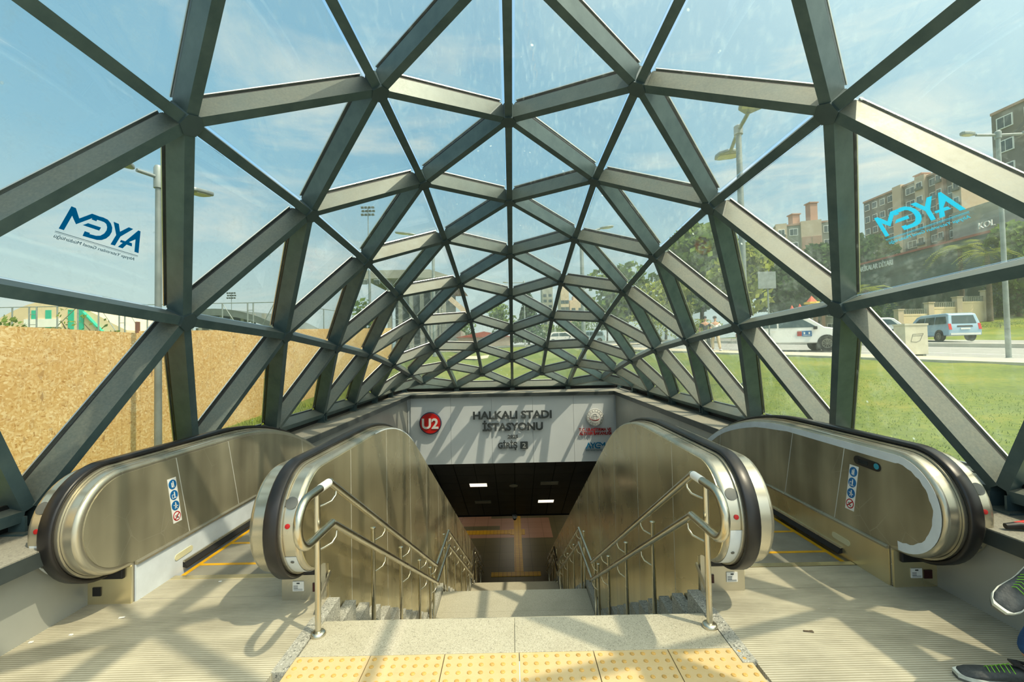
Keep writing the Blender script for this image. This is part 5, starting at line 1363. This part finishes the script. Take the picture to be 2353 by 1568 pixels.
# dark retaining wall with shop lettering, parallel to the road
WX = 50.0
rw = tag(empty('retaining_wall', (WX+1, 54, 5)), 'long dark retaining wall with pale shop lettering below the apartment blocks', 'wall')
mb = MB(); mb.bb(WX, WX+1.2, 39, 67, 3, 13.1); mb.build('wall', M['hedge_dark'], rw)
mb = MB(); mb.bb(WX-0.15, WX+1.4, 39, 67, 13.1, 13.35); mb.build('coping', M['roofred'], rw)
mb = MB(); mb.bb(WX+1.5, WX+2.2, 39.5, 51.6, 13.0, 16.8); mb.build('upper_wall', M['conc'], rw)
def wtext(body, Ya, Yb, z0, h):
    merge(put_text(body, lambda x, y, z: Vector((WX-0.06-z, Ya-(x*(Ya-Yb)), z0+y)), 0, 1, h, 0.12, 0.0)).build('shop_lettering', M['white'], rw)
wtext('HARİKALAR DİYARI', 64.1, 58.0, 12.1, 0.72); wtext('KOL', 47.2, 45.6, 13.75, 0.68)
sf = tag(empty('stone_fence', (38, 40, 3)), 'stepped stone pillar fence with metal railings on the slope', 'fence')
tops = [(2066, 711, 745), (2136, 695, 736), (2201, 682, 728), (2266, 667, 716)]
pr = None
for px, t0, t1 in tops:
    a = at(px, t1, 40); b = at(px, t0, 40)
    mb = MB(); mb.bb(a.x-0.24, a.x+0.24, 39.76, 40.24, a.z-1.2, b.z); mb.bb(a.x-0.29, a.x+0.29, 39.7, 40.3, b.z-0.08, b.z); mb.build('pillar', M['cream'], sf)
    if pr:
        z = (pr[2]+b.z)/2
        mb = MB(); mb.bb(pr[0], a.x, 39.9, 40.1, pr[2]-0.62, pr[2]-0.45); mb.bb(pr[0], a.x, 39.92, 40.08, pr[2]-2.6, pr[2]-0.62); mb.build('wall_panel', M['beige'], sf)
        mb = MB()
        for k in range(13):
            x = pr[0]+0.3+(a.x-pr[0]-0.6)*k/12; mb.bb(x-0.03, x+0.03, 39.97, 40.03, pr[2]-0.45, pr[2]+0.02)
        mb.bb(pr[0], a.x, 39.97, 40.03, pr[2]-0.06, pr[2]-0.02); mb.build('railing', M['conc'], sf)
    pr = (a.x, a.z, b.z)
# hills
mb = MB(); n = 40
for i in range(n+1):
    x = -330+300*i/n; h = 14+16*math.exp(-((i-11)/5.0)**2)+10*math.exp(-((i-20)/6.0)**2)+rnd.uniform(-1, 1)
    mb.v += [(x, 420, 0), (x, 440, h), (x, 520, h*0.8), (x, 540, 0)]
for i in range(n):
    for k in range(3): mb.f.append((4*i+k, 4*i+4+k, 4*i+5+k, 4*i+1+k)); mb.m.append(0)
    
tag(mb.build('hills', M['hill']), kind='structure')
# ------------------------------------------------------------------ trees
def tree(px, ptop, pw, Y, label, mat='leaf', shape='round', n=1500, pbase=None, group='trees beyond the road', crown0=0.28, name='tree', leafs=None):
    p = at(px, 780, Y); zb = gz(p.x, p.y); zt = at(px, ptop, Y).z; H = zt-zb; W = pw/F_PX*Y/2
    t = tag(empty(name, (p.x, p.y, zb)), label, 'tree' if name == 'tree' else name, group)
    mb = MB(); rt = max(0.03, H*0.022)
    mb.tube([(p.x, p.y, zb-0.1), (p.x+0.02*H, p.y, zb+H*0.4), (p.x-0.01*H, p.y, zb+H*0.8)], [rt, rt*0.7, rt*0.25], 8)
    for k in range(5):
        a = 2.4*k; h = H*(0.32+0.1*k); mb.tube([(p.x, p.y, zb+h), (p.x+math.cos(a)*W*0.6, p.y+math.sin(a)*W*0.6, zb+h+H*0.16)], [rt*0.45, rt*0.1], 6)
    mb.build('trunk', M['bark'], t, smooth=60)
    g = np.random.default_rng(int(px*7+Y))
    mb = MB(); cz = zb+H*(1+crown0)/2; hz_ = H*(1-crown0)/2; ls = (leafs or 0.045*H)
    lobes = [(g.normal(0, .35), g.normal(0, .35), g.uniform(-.75, .8), g.uniform(.35, .6)) for _ in range(16)]
    for i in range(n):
        if shape == 'cone':
            h = g.uniform(0, 1)**1.4; a = g.uniform(0, 6.28); r_ = (1-h)*W*g.uniform(.55, 1.0)
            c = Vector((p.x+math.cos(a)*r_, p.y+math.sin(a)*r_, zb+H*(0.08+0.92*h)))
        else:
            lx, ly, lz, lr = lobes[g.integers(0, 16)]
            v = g.normal(0, 1, 3); v /= max(1e-6, np.linalg.norm(v)); v *= lr*g.uniform(.72, 1.05)
            q = np.array([lx, ly, lz])+v; nq = np.linalg.norm(q)
            if nq > 1.05: q *= 1.05/nq
            c = Vector((p.x+q[0]*W, p.y+q[1]*W, cz+q[2]*hz_))
        s_ = ls*g.uniform(.6, 1.3); d = Vector(g.normal(0, 1, 3)); d.normalize(); e_ = d.orthogonal(); e_.normalize(); f_ = d.cross(e_)
        b = len(mb.v); mb.v += [tuple(c+e_*s_), tuple(c+f_*s_*0.55), tuple(c-e_*s_), tuple(c-f_*s_*0.55)]; mb.f.append((b, b+1, b+2, b+3)); mb.m.append(0)
    mb.build('crown', M[mat], t); return t
T = tree
T(1440, 600, 180, 52, 'large soft green tree right of the distant towers', n=2200)
T(1530, 640, 130, 43, 'shorter yellow green tree right of the soft green one', 'leaf_yellow', n=1800)
T(1612, 525, 170, 50, 'tall bright green tree behind the road, left of the blank sign plate', 'leaf', n=2600)
T(1705, 560, 150, 40, 'yellow green tree behind the tall twin headed lamp post', 'leaf_yellow', n=2400)
T(1805, 592, 170, 49, 'dark green tree behind the blank sign plate', 'leaf_dark', n=2600)
T(1885, 566, 110, 60, 'rounded dark tree in front of the chimneyed apartment block', 'leaf_dark', n=1800)
T(2005, 530, 130, 76, 'mid green tree at the left foot of the tall apartment block', 'leaf_dark', n=2200)
T(2100, 590, 80, 68, 'bushy tree behind the shop lettering wall', 'leaf', n=1500)
T(2345, 510, 100, 40, 'green tree at the far right below the brown block', 'leaf', n=1500)
T(1215, 664, 80, 58, 'dark conical evergreen tree just right of the centre line', 'leaf_dark', 'cone', n=1800)
T(1395, 690, 110, 58, 'low green tree below the wider tower block', 'leaf', n=1300)
T(1330, 735, 90, 78, 'wide low tree left of the single armed lamp post', 'leaf', n=1200)
T(1265, 745, 80, 72, 'small round tree right of the conical evergreen', 'leaf', n=1000)
T(1480, 725, 150, 40, 'yellow green bush at the roadside right of centre', 'leaf_yellow', n=1400, crown0=0.05)
T(1600, 735, 120, 36, 'yellow green roadside bush behind the pedestrians', 'leaf_yellow', n=1200, crown0=0.05)
T(838, 690, 60, 30, 'sparse young tree behind the end of the chipboard fence', 'leaf', n=260, group='trees on the left')
T(160, 708, 60, 9, 'thin sapling above the chipboard fence, near the left strut', 'leaf', n=90, group='trees on the left', leafs=0.035)
T(222, 716, 90, 9.5, 'leafy sapling above the chipboard fence, left of the brown post', 'leaf', n=190, group='trees on the left', leafs=0.04)
T(20, 725, 90, 7, 'green bush above the chipboard fence at the left edge', 'leaf', n=420, group='trees on the left', leafs=0.04)
T(1150, 700, 70, 92, 'hazy tree behind the terrace building', 'leaf', n=700)
T(1068, 735, 55, 90, 'low tree beside the big grey hall', 'leaf', n=700)
T(2170, 690, 150, 46, 'wide dark shrub mass behind the stepped stone fence', 'leaf_dark', n=2600, crown0=0.0)
T(2330, 640, 150, 41, 'dark shrub mass right of the stepped stone fence', 'leaf_dark', n=2400, crown0=0.0)
T(2010, 690, 110, 49, 'dark shrubs left of the stepped stone fence', 'leaf_dark', n=1600, crown0=0.0)
T(2300, 738, 130, 36, 'low dark shrub between the stone fence and the slim lamp', 'leaf_dark', n=1500, crown0=0.0)
T(1760, 745, 140, 39, 'yellow flowering bush behind the white car', 'leaf_yellow', n=1200, crown0=0.0)
def palm(px, py, Y, R_, label):
    c = at(px, py, Y); zb = gz(c.x, c.y); t = tag(empty('palm_tree', (c.x, c.y, zb)), label, 'tree', 'palms on the slope')
    mb = MB(); mb.tube([(c.x, c.y, zb-0.2), (c.x+0.05, c.y, (zb+c.z)/2), (c.x, c.y, c.z)], [0.22, 0.18, 0.16], 8); mb.build('trunk', M['bark'], t, smooth=60)
    for k in range(16):
        a = 2*math.pi*k/16+rnd.uniform(-.15, .15); el = rnd.uniform(0.2, 1.0); d = Vector((math.cos(a), math.sin(a), 0)); sx_ = Vector((-d.y, d.x, 0))
        mb = MB(); pts = [c+d*(R_*s_)+Vector((0, 0, R_*(el*s_-1.1*s_*s_))) for s_ in (0, .25, .5, .75, 1)]
        for i in range(4):
            for j in range(5):
                q = pts[i].lerp(pts[i+1], j/5); w = R_*0.28*(1-abs((i+j/5)/4-0.4))
                for sg in (-1, 1): mb.add([q, q+d*0.06*R_, q+sx_*sg*w+d*0.12*R_-Vector((0, 0, 0.15*w))], [(0, 1, 2)])
        mb.build('frond', M['leaf_yellow'], t)
palm(2205, 572, 43.5, 2.6, 'round headed palm in front of the dark retaining wall'); palm(2268, 585, 39.5, 2.2, 'smaller palm right of the round headed one'); palm(1990, 668, 30, 1.7, 'pale fronded palm left of the stone fence')
# ------------------------------------------------------------------ roadside objects
p = at(1768, 770, 21.5); zb = gz(p.x, p.y)
sp_ = tag(empty('road_sign', (p.x, p.y, zb)), 'blank backed square road sign on a thin post by the road', 'sign')
mb = MB(); mb.tube([(p.x, p.y, zb-0.1), (p.x, p.y, at(1763, 622, 21.5).z)], 0.035, 10); mb.build('post', M['galv'], sp_, smooth=50)
a, b = at(1741, 625, 21.4), at(1783, 663, 21.4); mb = MB(); mb.bb(a.x, b.x, 21.38, 21.41, b.z, a.z); mb.build('plate', M['sign_back'] if 'sign_back' in M else M['galv'], sp_)
mb = MB(); mb.tube([(a.x, 21.45, (a.z*0.93+b.z*0.07)), (b.x, 21.45, (a.z*0.93+b.z*0.07))], 0.015, 6); mb.tube([(a.x, 21.45, (a.z*0.1+b.z*0.9)), (b.x, 21.45, (a.z*0.1+b.z*0.9))], 0.015, 6); mb.build('bracket', M['galv'], sp_)
a = at(2082, 818, 16.5); b = at(2131, 745, 16.5); zb = gz((a.x+b.x)/2, 16.5)+0.05
cb = tag(empty('utility_cabinet', ((a.x+b.x)/2, 16.7, zb)), 'pale metal utility cabinet with a drawn outline on the pavement', 'cabinet')
mb = MB(); mb.bb(a.x, b.x, 16.5, 17.0, zb+0.06, b.z-0.04); mb.build('body', M['cabinet'], cb, bevel=(0.01, 2))
mb = MB(); mb.bb(a.x-0.02, b.x+0.02, 16.48, 17.02, b.z-0.04, b.z+0.03); mb.build('lid', M['cabinet'], cb)
for q in (a.x+0.1, b.x-0.15): mb = MB(); mb.bb(q-0.06, q+0.06, 16.5, 17.0, zb-0.02, zb+0.06); mb.build('foot', M['conc_dark'], cb)
cx_, cz_ = (a.x+b.x)/2, (zb+b.z)/2+0.08; w_ = (b.x-a.x)
mb = MB()
pts = [(cx_-0.16*w_, cz_+0.14), (cx_+0.30*w_, cz_+0.16), (cx_+0.14*w_, cz_-0.10), (cx_-0.02*w_, cz_-0.15), (cx_-0.26*w_, cz_-0.13)]
mb.tube([(x, 16.495, z) for x, z in pts], 0.007, 5, closed=True); mb.tube([(cx_-0.18*w_, 16.495, cz_+0.08), (cx_+0.26*w_, 16.495, cz_+0.09)], 0.006, 5); mb.build('outline_mark', M['plate_grey'], cb)
def car(loc, ang, prof, glass, W, paint, label, wheels, decal=False, rear=True, L=4.4):
    t = tag(empty('car', loc, ang), label, 'car', 'cars on the road')
    def part(mb, nm, mt, par=None, **k): return mb.build(nm, mt, par or t, local=True, **k)
    n = len(prof); mb = MB(); rows = []
    for w_, inset in ((-W/2, 0.16), (-W/2, 0.0), (W/2, 0.0), (W/2, 0.16)): rows.append((w_, inset))
    zc = 0.95
    def xyz(a, z, sgn):
        hw = W/2-(0.16*max(0, (z-zc)/0.8)); return (a, sgn*hw, z)
    vs = [xyz(a, z, -1) for a, z in prof]+[xyz(a, z, 1) for a, z in prof]
    mb.add(vs, [tuple(range(n)), tuple(range(2*n-1, n-1, -1))]+[(i, (i+1) % n, n+(i+1) % n, n+i) for i in range(n)])
    body = part(mb, 'body', M[paint], bevel=(0.05, 3, 25), smooth=40)
    for sgn in (-1, 1):
        for g in glass['side']:
            mb = MB(); k = len(g); v = []
            for off in (0.0, 0.012):
                v += [(a, xyz(a, z, sgn)[1]+sgn*(off+0.001), z) for a, z in g]
            mb.add(v, [tuple(range(k)), tuple(range(2*k-1, k-1, -1))]+[(i, (i+1) % k, k+(i+1) % k, k+i) for i in range(k)]); part(mb, 'side_window', M['car_glass'])
        for wx in wheels:
            mb = MB(); mb.lathe([(0.36, -0.012), (0.39, 0.0), (0.39, 0.03)], (wx, sgn*(W/2-0.015), 0.36), (0, sgn, 0), 24); part(mb, 'wheel_arch', M['plastic'], smooth=30)
            mb = MB(); mb.lathe([(0.2, -0.2), (0.31, -0.2), (0.335, -0.17), (0.335, 0.0), (0.31, 0.03), (0.22, 0.03)], (wx, sgn*(W/2-0.0), 0.335), (0, sgn, 0), 24); wv = part(mb, 'wheel', M['tyre'], smooth=40)
            mb = MB(); mb.lathe([(0.22, 0.02), (0.22, 0.034), (0.19, 0.030), (0.05, 0.03), (0.04, 0.045)], (wx, sgn*W/2, 0.335), (0, sgn, 0), 20)
            for k in range(10):
                a = R(36*k); mb.beam((wx+0.05*math.cos(a), sgn*(W/2+0.036), 0.335+0.05*math.sin(a)), (wx+0.2*math.cos(a), sgn*(W/2+0.036), 0.335+0.2*math.sin(a)), 0.025, 0.02, (0, 1, 0))
            part(mb, 'hubcap', M['rim'], wv, smooth=30)
            mb = MB()
        for hx in glass['handles']: mb.box((hx, sgn*(W/2+0.012), 0.98), (0.18, 0.03, 0.03))
        if glass['handles']: part(mb, 'door_handle', M[paint])
        mx_ = glass['mirror']; mb = MB(); mb.box((mx_, sgn*(W/2+0.10), 1.08), (0.14, 0.2, 0.15)); part(mb, 'wing_mirror', M['plastic'], bevel=(0.03, 2))
    for nm, quad, mt in glass['ends']:
        (a0, z0), (a1, z1) = quad[:2]; hw0, hw1 = quad[2], quad[3]
        d = Vector((z1-z0, 0, -(a1-a0))); d.normalize(); 
        if d.x*(a0+a1) < 0 and abs(d.x) > 0.1: d = -d
        if abs(d.x) <= 0.1 and d.z < 0: d = -d
        mb = MB(); q = [Vector((a0, -hw0, z0)), Vector((a0, hw0, z0)), Vector((a1, hw1, z1)), Vector((a1, -hw1, z1))]
        if len(quad) > 4:
            for sgn in (-1, 1):
                yy = sgn*quad[4]; q = [Vector((a0, yy-hw0, z0)), Vector((a0, yy+hw0, z0)), Vector((a1, yy+hw1, z1)), Vector((a1, yy-hw1, z1))]
                mb.add([p+d*0.004 for p in q]+[p+d*0.022 for p in q], [(0, 1, 2, 3), (7, 6, 5, 4), (0, 4, 5, 1), (1, 5, 6, 2), (2, 6, 7, 3), (3, 7, 4, 0)])
        else: mb.add([p+d*0.004 for p in q]+[p+d*0.022 for p in q], [(0, 1, 2, 3), (7, 6, 5, 4), (0, 4, 5, 1), (1, 5, 6, 2), (2, 6, 7, 3), (3, 7, 4, 0)])
        part(mb, nm, M[mt])
    if decal:
        for sgn in (-1, 1):
            mb = MB(); mb.box((0.62, sgn*(W/2+0.004), 0.82), (0.40, 0.012, 0.26)); dd = part(mb, 'door_decal', M['sign_blue'])
            mb = MB(); mb.box((0.32, sgn*(W/2+0.004), 0.82), (0.18, 0.012, 0.22)); part(mb, 'door_emblem', M['letter_red'])
            mb = MB(); mb.box((0.52, sgn*(W/2+0.011), 0.84), (0.06, 0.006, 0.10)); mb.box((0.72, sgn*(W/2+0.011), 0.84), (0.06, 0.006, 0.10)); mb.box((0.62, sgn*(W/2+0.011), 0.74), (0.3, 0.006, 0.02)); part(mb, 'decal_print', M['white'], dd)
    return t
van = [(-2.2, 0.35), (-2.22, 0.75), (-2.15, 1.05), (-1.98, 1.72), (-1.75, 1.80), (0.55, 1.80), (0.95, 1.70), (1.55, 1.12), (2.1, 0.98), (2.28, 0.75), (2.25, 0.32)]
suv = [(-2.2, 0.4), (-2.2, 0.95), (-2.0, 1.15), (-1.55, 1.62), (-1.2, 1.70), (0.4, 1.70), (0.7, 1.62), (1.35, 1.12), (2.05, 1.0), (2.28, 0.80), (2.26, 0.35)]
g_suv = {'side': [[(-1.75, 1.12), (-1.35, 1.52), (-0.6, 1.58), (-0.6, 1.12)], [(-0.52, 1.12), (-0.52, 1.58), (0.38, 1.58), (1.05, 1.12)]], 'handles': [-0.75, 0.35], 'mirror': 0.95,
 'ends': [('windscreen', ((1.33, 1.14), (0.74, 1.60), 0.74, 0.62), 'car_glass'), ('rear_window', ((-2.0, 1.16), (-1.58, 1.60), 0.70, 0.62), 'car_glass'), ('headlight', ((2.29, 0.72), (2.14, 0.92), 0.22, 0.24, 0.62), 'lamp_clear'), ('tail_light', ((-2.205, 0.78), (-2.205, 0.95), 0.18, 0.18, 0.68), 'tail'), ('grille', ((2.275, 0.42), (2.285, 0.68), 0.5, 0.5), 'plastic')]}
g_van = {'side': [[(-1.92, 1.12), (-1.80, 1.58), (-0.95, 1.60), (-0.95, 1.12)], [(-0.85, 1.12), (-0.85, 1.60), (0.0, 1.60), (0.0, 1.12)], [(0.08, 1.12), (0.08, 1.60), (0.6, 1.58), (1.2, 1.12)]], 'handles': [-0.5, 0.4], 'mirror': 1.05,
 'ends': [('windscreen', ((1.52, 1.15), (0.98, 1.66), 0.74, 0.62), 'car_glass'), ('rear_window', ((-2.13, 1.10), (-2.0, 1.62), 0.66, 0.58), 'car_glass'), ('tail_light', ((-2.215, 0.72), (-2.12, 1.10), 0.08, 0.08, 0.80), 'tail'), ('rear_strip', ((-2.2, 0.88), (-2.17, 0.97), 0.42, 0.40), 'plastic'), ('number_plate', ((-2.222, 0.72), (-2.222, 0.82), 0.26, 0.26), 'white'), ('bumper', ((-2.215, 0.38), (-2.222, 0.5), 0.8, 0.8), 'white'), ('headlight', ((2.27, 0.72), (2.14, 0.92), 0.2, 0.2, 0.62), 'lamp_clear')]}
p = at(1810, 790, 22.3); car((p.x, p.y, gz(p.x, p.y)-0.02), math.atan2(-0.35, 0.93), suv, g_suv, 1.84, 'car_white', 'white car with blue and red door decals on the near lane', (-1.4, 1.42), True)
p = at(2160, 780, 30.5); car((p.x, p.y, gz(p.x, p.y)-0.02), math.atan2(0.98, 0.2), van, g_van, 1.80, 'car_blue', 'ice blue van seen from behind, right of the utility cabinet', (-1.35, 1.4))
p = at(1995, 775, 37); car((p.x, p.y, gz(p.x, p.y)-0.02), math.atan2(0.5, -0.86), suv, g_suv, 1.8, 'car_white', 'white car half hidden behind the utility cabinet', (-1.4, 1.42))
p = at(1291, 786, 62); car((p.x, p.y, gz(p.x, p.y)), 0.1, suv, g_suv, 1.8, 'car_white', 'small white car far away right of the centre line', (-1.4, 1.42))
p = at(1352, 786, 64); car((p.x, p.y, gz(p.x, p.y)), 3.2, van, g_van, 1.8, 'car_blue', 'small grey blue car far away behind the single armed lamp', (-1.4, 1.42))
# red peaked parasols at the roadside stall
for i, (px, ptip, pb, w, lab) in enumerate(((1865, 680, 695, 24, 'larger red peaked parasol with yellow fringe behind the white car'), (1838, 698, 712, 14, 'small red peaked parasol in the middle of the three'), (1820, 701, 716, 14, 'small red peaked parasol on the left of the three'))):
    Y = (36, 37.5, 35)[i]; a = at(px, pb, Y); b = at(px, ptip, Y); r_ = w/2/F_PX*Y; zb = gz(a.x, a.y)
    t = tag(empty('parasol', (a.x, Y, zb)), lab, 'parasol', 'red parasols')
    mb = MB(); mb.tube([(a.x, Y, zb), (a.x, Y, a.z)], 0.04, 8); mb.build('pole', M['galv'], t)
    mb = MB(); mb.lathe([(r_, 0), (r_*0.55, (b.z-a.z)*0.45), (r_*0.2, (b.z-a.z)*0.8), (0.001, b.z-a.z)], a, n=8); mb.build('canopy', M['red_canvas'], t)
    mb = MB(); mb.lathe([(r_*1.35, -0.12), (r_*1.3, 0.02), (r_, 0.03)], a, n=8); mb.build('fringe', M['yellow_canvas'], t)
# pedestrians on the pavement, partly hidden by struts
for px, ang, sh_c, lab in ((1622, 0.3, 'shirt', 'pedestrian in dark trousers and dark top on the pavement, left one'), (1645, -0.2, 'cream', 'pedestrian in pale trousers walking beside the other one')):
    Y = 22.5; p = at(px, 809, Y); zb = gz(p.x, p.y)+0.03
    t = tag(empty('person', (p.x, p.y, zb)), lab, 'person', 'pedestrians')
    V = lambda x, y, z: Vector((p.x+x, p.y+y, zb+z))
    tr_ = 'shirt' if sh_c == 'shirt' else 'beige'
    skin('body', [V(0, 0, .92), V(-.09, .02, .88), V(-.11, .12, .48), V(-.12, .02, .07), V(.09, -.02, .88), V(.10, -.14, .48), V(.12, -.22, .08), V(0, 0, 1.2), V(0, 0, 1.38), V(0, 0, 1.5), V(0, -.02, 1.66), V(-.2, 0, 1.38), V(-.25, .1, 1.1), V(-.24, -.02, .86), V(.2, 0, 1.38), V(.25, -.1, 1.1), V(.24, -.18, .88)],
         [(0, 1), (1, 2), (2, 3), (0, 4), (4, 5), (5, 6), (0, 7), (7, 8), (8, 9), (9, 10), (8, 11), (11, 12), (12, 13), (8, 14), (14, 15), (15, 16)], [.12, .09, .06, .04, .09, .06, .04, .12, .13, .05, .095, .06, .042, .03, .06, .042, .03], M['skin'], t, 1)
    skin('trousers', [V(0, 0, .93), V(-.09, .02, .86), V(-.11, .12, .48), V(-.12, .03, .12), V(.09, -.02, .86), V(.10, -.14, .48), V(.12, -.21, .13)], [(0, 1), (1, 2), (2, 3), (0, 4), (4, 5), (5, 6)], [.14, .105, .085, .07, .105, .085, .07], M[tr_], t, 1)
    skin('shirt', [V(0, 0, .98), V(0, 0, 1.2), V(0, 0, 1.37), V(-.2, 0, 1.38), V(-.24, .07, 1.18), V(.2, 0, 1.38), V(.24, -.07, 1.18)], [(0, 1), (1, 2), (2, 3), (3, 4), (2, 5), (5, 6)], [.15, .14, .15, .075, .06, .075, .06], M[sh_c if sh_c == 'shirt' else 'white'], t, 1)
    for q, yy in ((-.12, -.02), (.12, -.26)):
        mb = MB(); mb.tube([V(q, yy+.08, .05), V(q, yy, .05), V(q, yy-.1, .04), V(q, yy-.16, .03)], [.04, .048, .045, .03], 8); mb.build('shoe', M['white'], t, smooth=60)
    mb = MB(); mb.lathe([(.001, .09), (.07, .07), (.1, .01), (.08, -.05)], V(0, .015, 1.69), n=12); mb.build('hair', M['hair'], t, smooth=70)

# ------------------------------------------------------------------ sky and sun
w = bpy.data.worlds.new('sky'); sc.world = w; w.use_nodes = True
nt = w.node_tree; nt.nodes.clear()
N_ = lambda typ: nt.nodes.new(typ)
out = N_('ShaderNodeOutputWorld'); bg = N_('ShaderNodeBackground'); nt.links.new(bg.outputs[0], out.inputs[0])
tc = N_('ShaderNodeTexCoord'); sp = N_('ShaderNodeSeparateXYZ'); nt.links.new(tc.outputs['Generated'], sp.inputs[0])
rp = N_('ShaderNodeValToRGB'); nt.links.new(sp.outputs['Z'], rp.inputs[0]); e = rp.color_ramp.elements
e[0].position = 0.0; e[0].color = srgb(184, 200, 194); e[1].position = 1.0; e[1].color = srgb(92, 142, 178)
for ps, cc in ((0.14, srgb(164, 188, 192)), (0.35, srgb(120, 165, 190))):
    q = e.new(ps); q.color = cc
mp = N_('ShaderNodeMapping'); mp.inputs['Scale'].default_value = (1.2, 1.2, 4.2); mp.inputs['Rotation'].default_value = (0.12, 0.16, 0.4); nt.links.new(tc.outputs['Generated'], mp.inputs[0])
nz = N_('ShaderNodeTexNoise'); nz.inputs['Scale'].default_value = 2.3; nz.inputs['Detail'].default_value = 7; nz.inputs['Roughness'].default_value = 0.6; nz.inputs['Distortion'].default_value = 0.5; nt.links.new(mp.outputs[0], nz.inputs['Vector'])
cr = N_('ShaderNodeValToRGB'); nt.links.new(nz.outputs['Fac'], cr.inputs[0]); cr.color_ramp.elements[0].position = 0.50; cr.color_ramp.elements[0].color = (0, 0, 0, 1); cr.color_ramp.elements[1].position = 0.72; cr.color_ramp.elements[1].color = (0.75, 0.75, 0.75, 1)
cz = N_('ShaderNodeValToRGB'); nt.links.new(sp.outputs['Z'], cz.inputs[0]); cz.color_ramp.elements[0].position = 0.35; cz.color_ramp.elements[0].color = (1, 1, 1, 1); cz.color_ramp.elements[1].position = 0.75; cz.color_ramp.elements[1].color = (0.15, 0.15, 0.15, 1)
mu = N_('ShaderNodeMath'); mu.operation = 'MULTIPLY'; nt.links.new(cr.outputs[0], mu.inputs[0]); nt.links.new(cz.outputs[0], mu.inputs[1])
mx = N_('ShaderNodeMix'); mx.data_type = 'RGBA'; nt.links.new(mu.outputs[0], mx.inputs[0]); nt.links.new(rp.outputs[0], mx.inputs[6]); mx.inputs[7].default_value = srgb(206, 208, 200)
nt.links.new(mx.outputs[2], bg.inputs[0])
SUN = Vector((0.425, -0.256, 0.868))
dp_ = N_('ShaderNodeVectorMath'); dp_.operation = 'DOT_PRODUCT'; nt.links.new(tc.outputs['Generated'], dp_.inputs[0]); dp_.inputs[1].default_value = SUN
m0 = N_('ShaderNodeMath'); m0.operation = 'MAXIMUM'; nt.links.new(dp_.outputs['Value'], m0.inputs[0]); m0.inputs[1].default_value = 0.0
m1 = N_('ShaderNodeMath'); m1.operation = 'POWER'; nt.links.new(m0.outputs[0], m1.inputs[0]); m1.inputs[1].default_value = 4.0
m2 = N_('ShaderNodeMath'); m2.operation = 'MULTIPLY_ADD'; nt.links.new(m1.outputs[0], m2.inputs[0]); m2.inputs[1].default_value = 5.0; m2.inputs[2].default_value = 1.08  # sky brightened round the unseen sun, added as fill light
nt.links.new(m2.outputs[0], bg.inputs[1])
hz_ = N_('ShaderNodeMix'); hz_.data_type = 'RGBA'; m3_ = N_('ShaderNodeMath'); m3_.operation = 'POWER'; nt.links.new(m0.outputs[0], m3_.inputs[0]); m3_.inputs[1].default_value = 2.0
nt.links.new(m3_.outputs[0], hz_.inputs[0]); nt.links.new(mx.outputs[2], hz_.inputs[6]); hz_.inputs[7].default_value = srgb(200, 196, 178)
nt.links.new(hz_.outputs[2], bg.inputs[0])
sun = bpy.data.lights.new('sun', 'SUN'); so = bpy.data.objects.new('sun', sun); col.objects.link(so)
sun.energy = 3.1; sun.angle = R(0.7); sun.color = (1.0, 0.89, 0.70)
S = Vector((0.425, -0.256, 0.868)); so.rotation_euler = S.to_track_quat('Z', 'Y').to_euler(); so.location = (3, -2, 9)
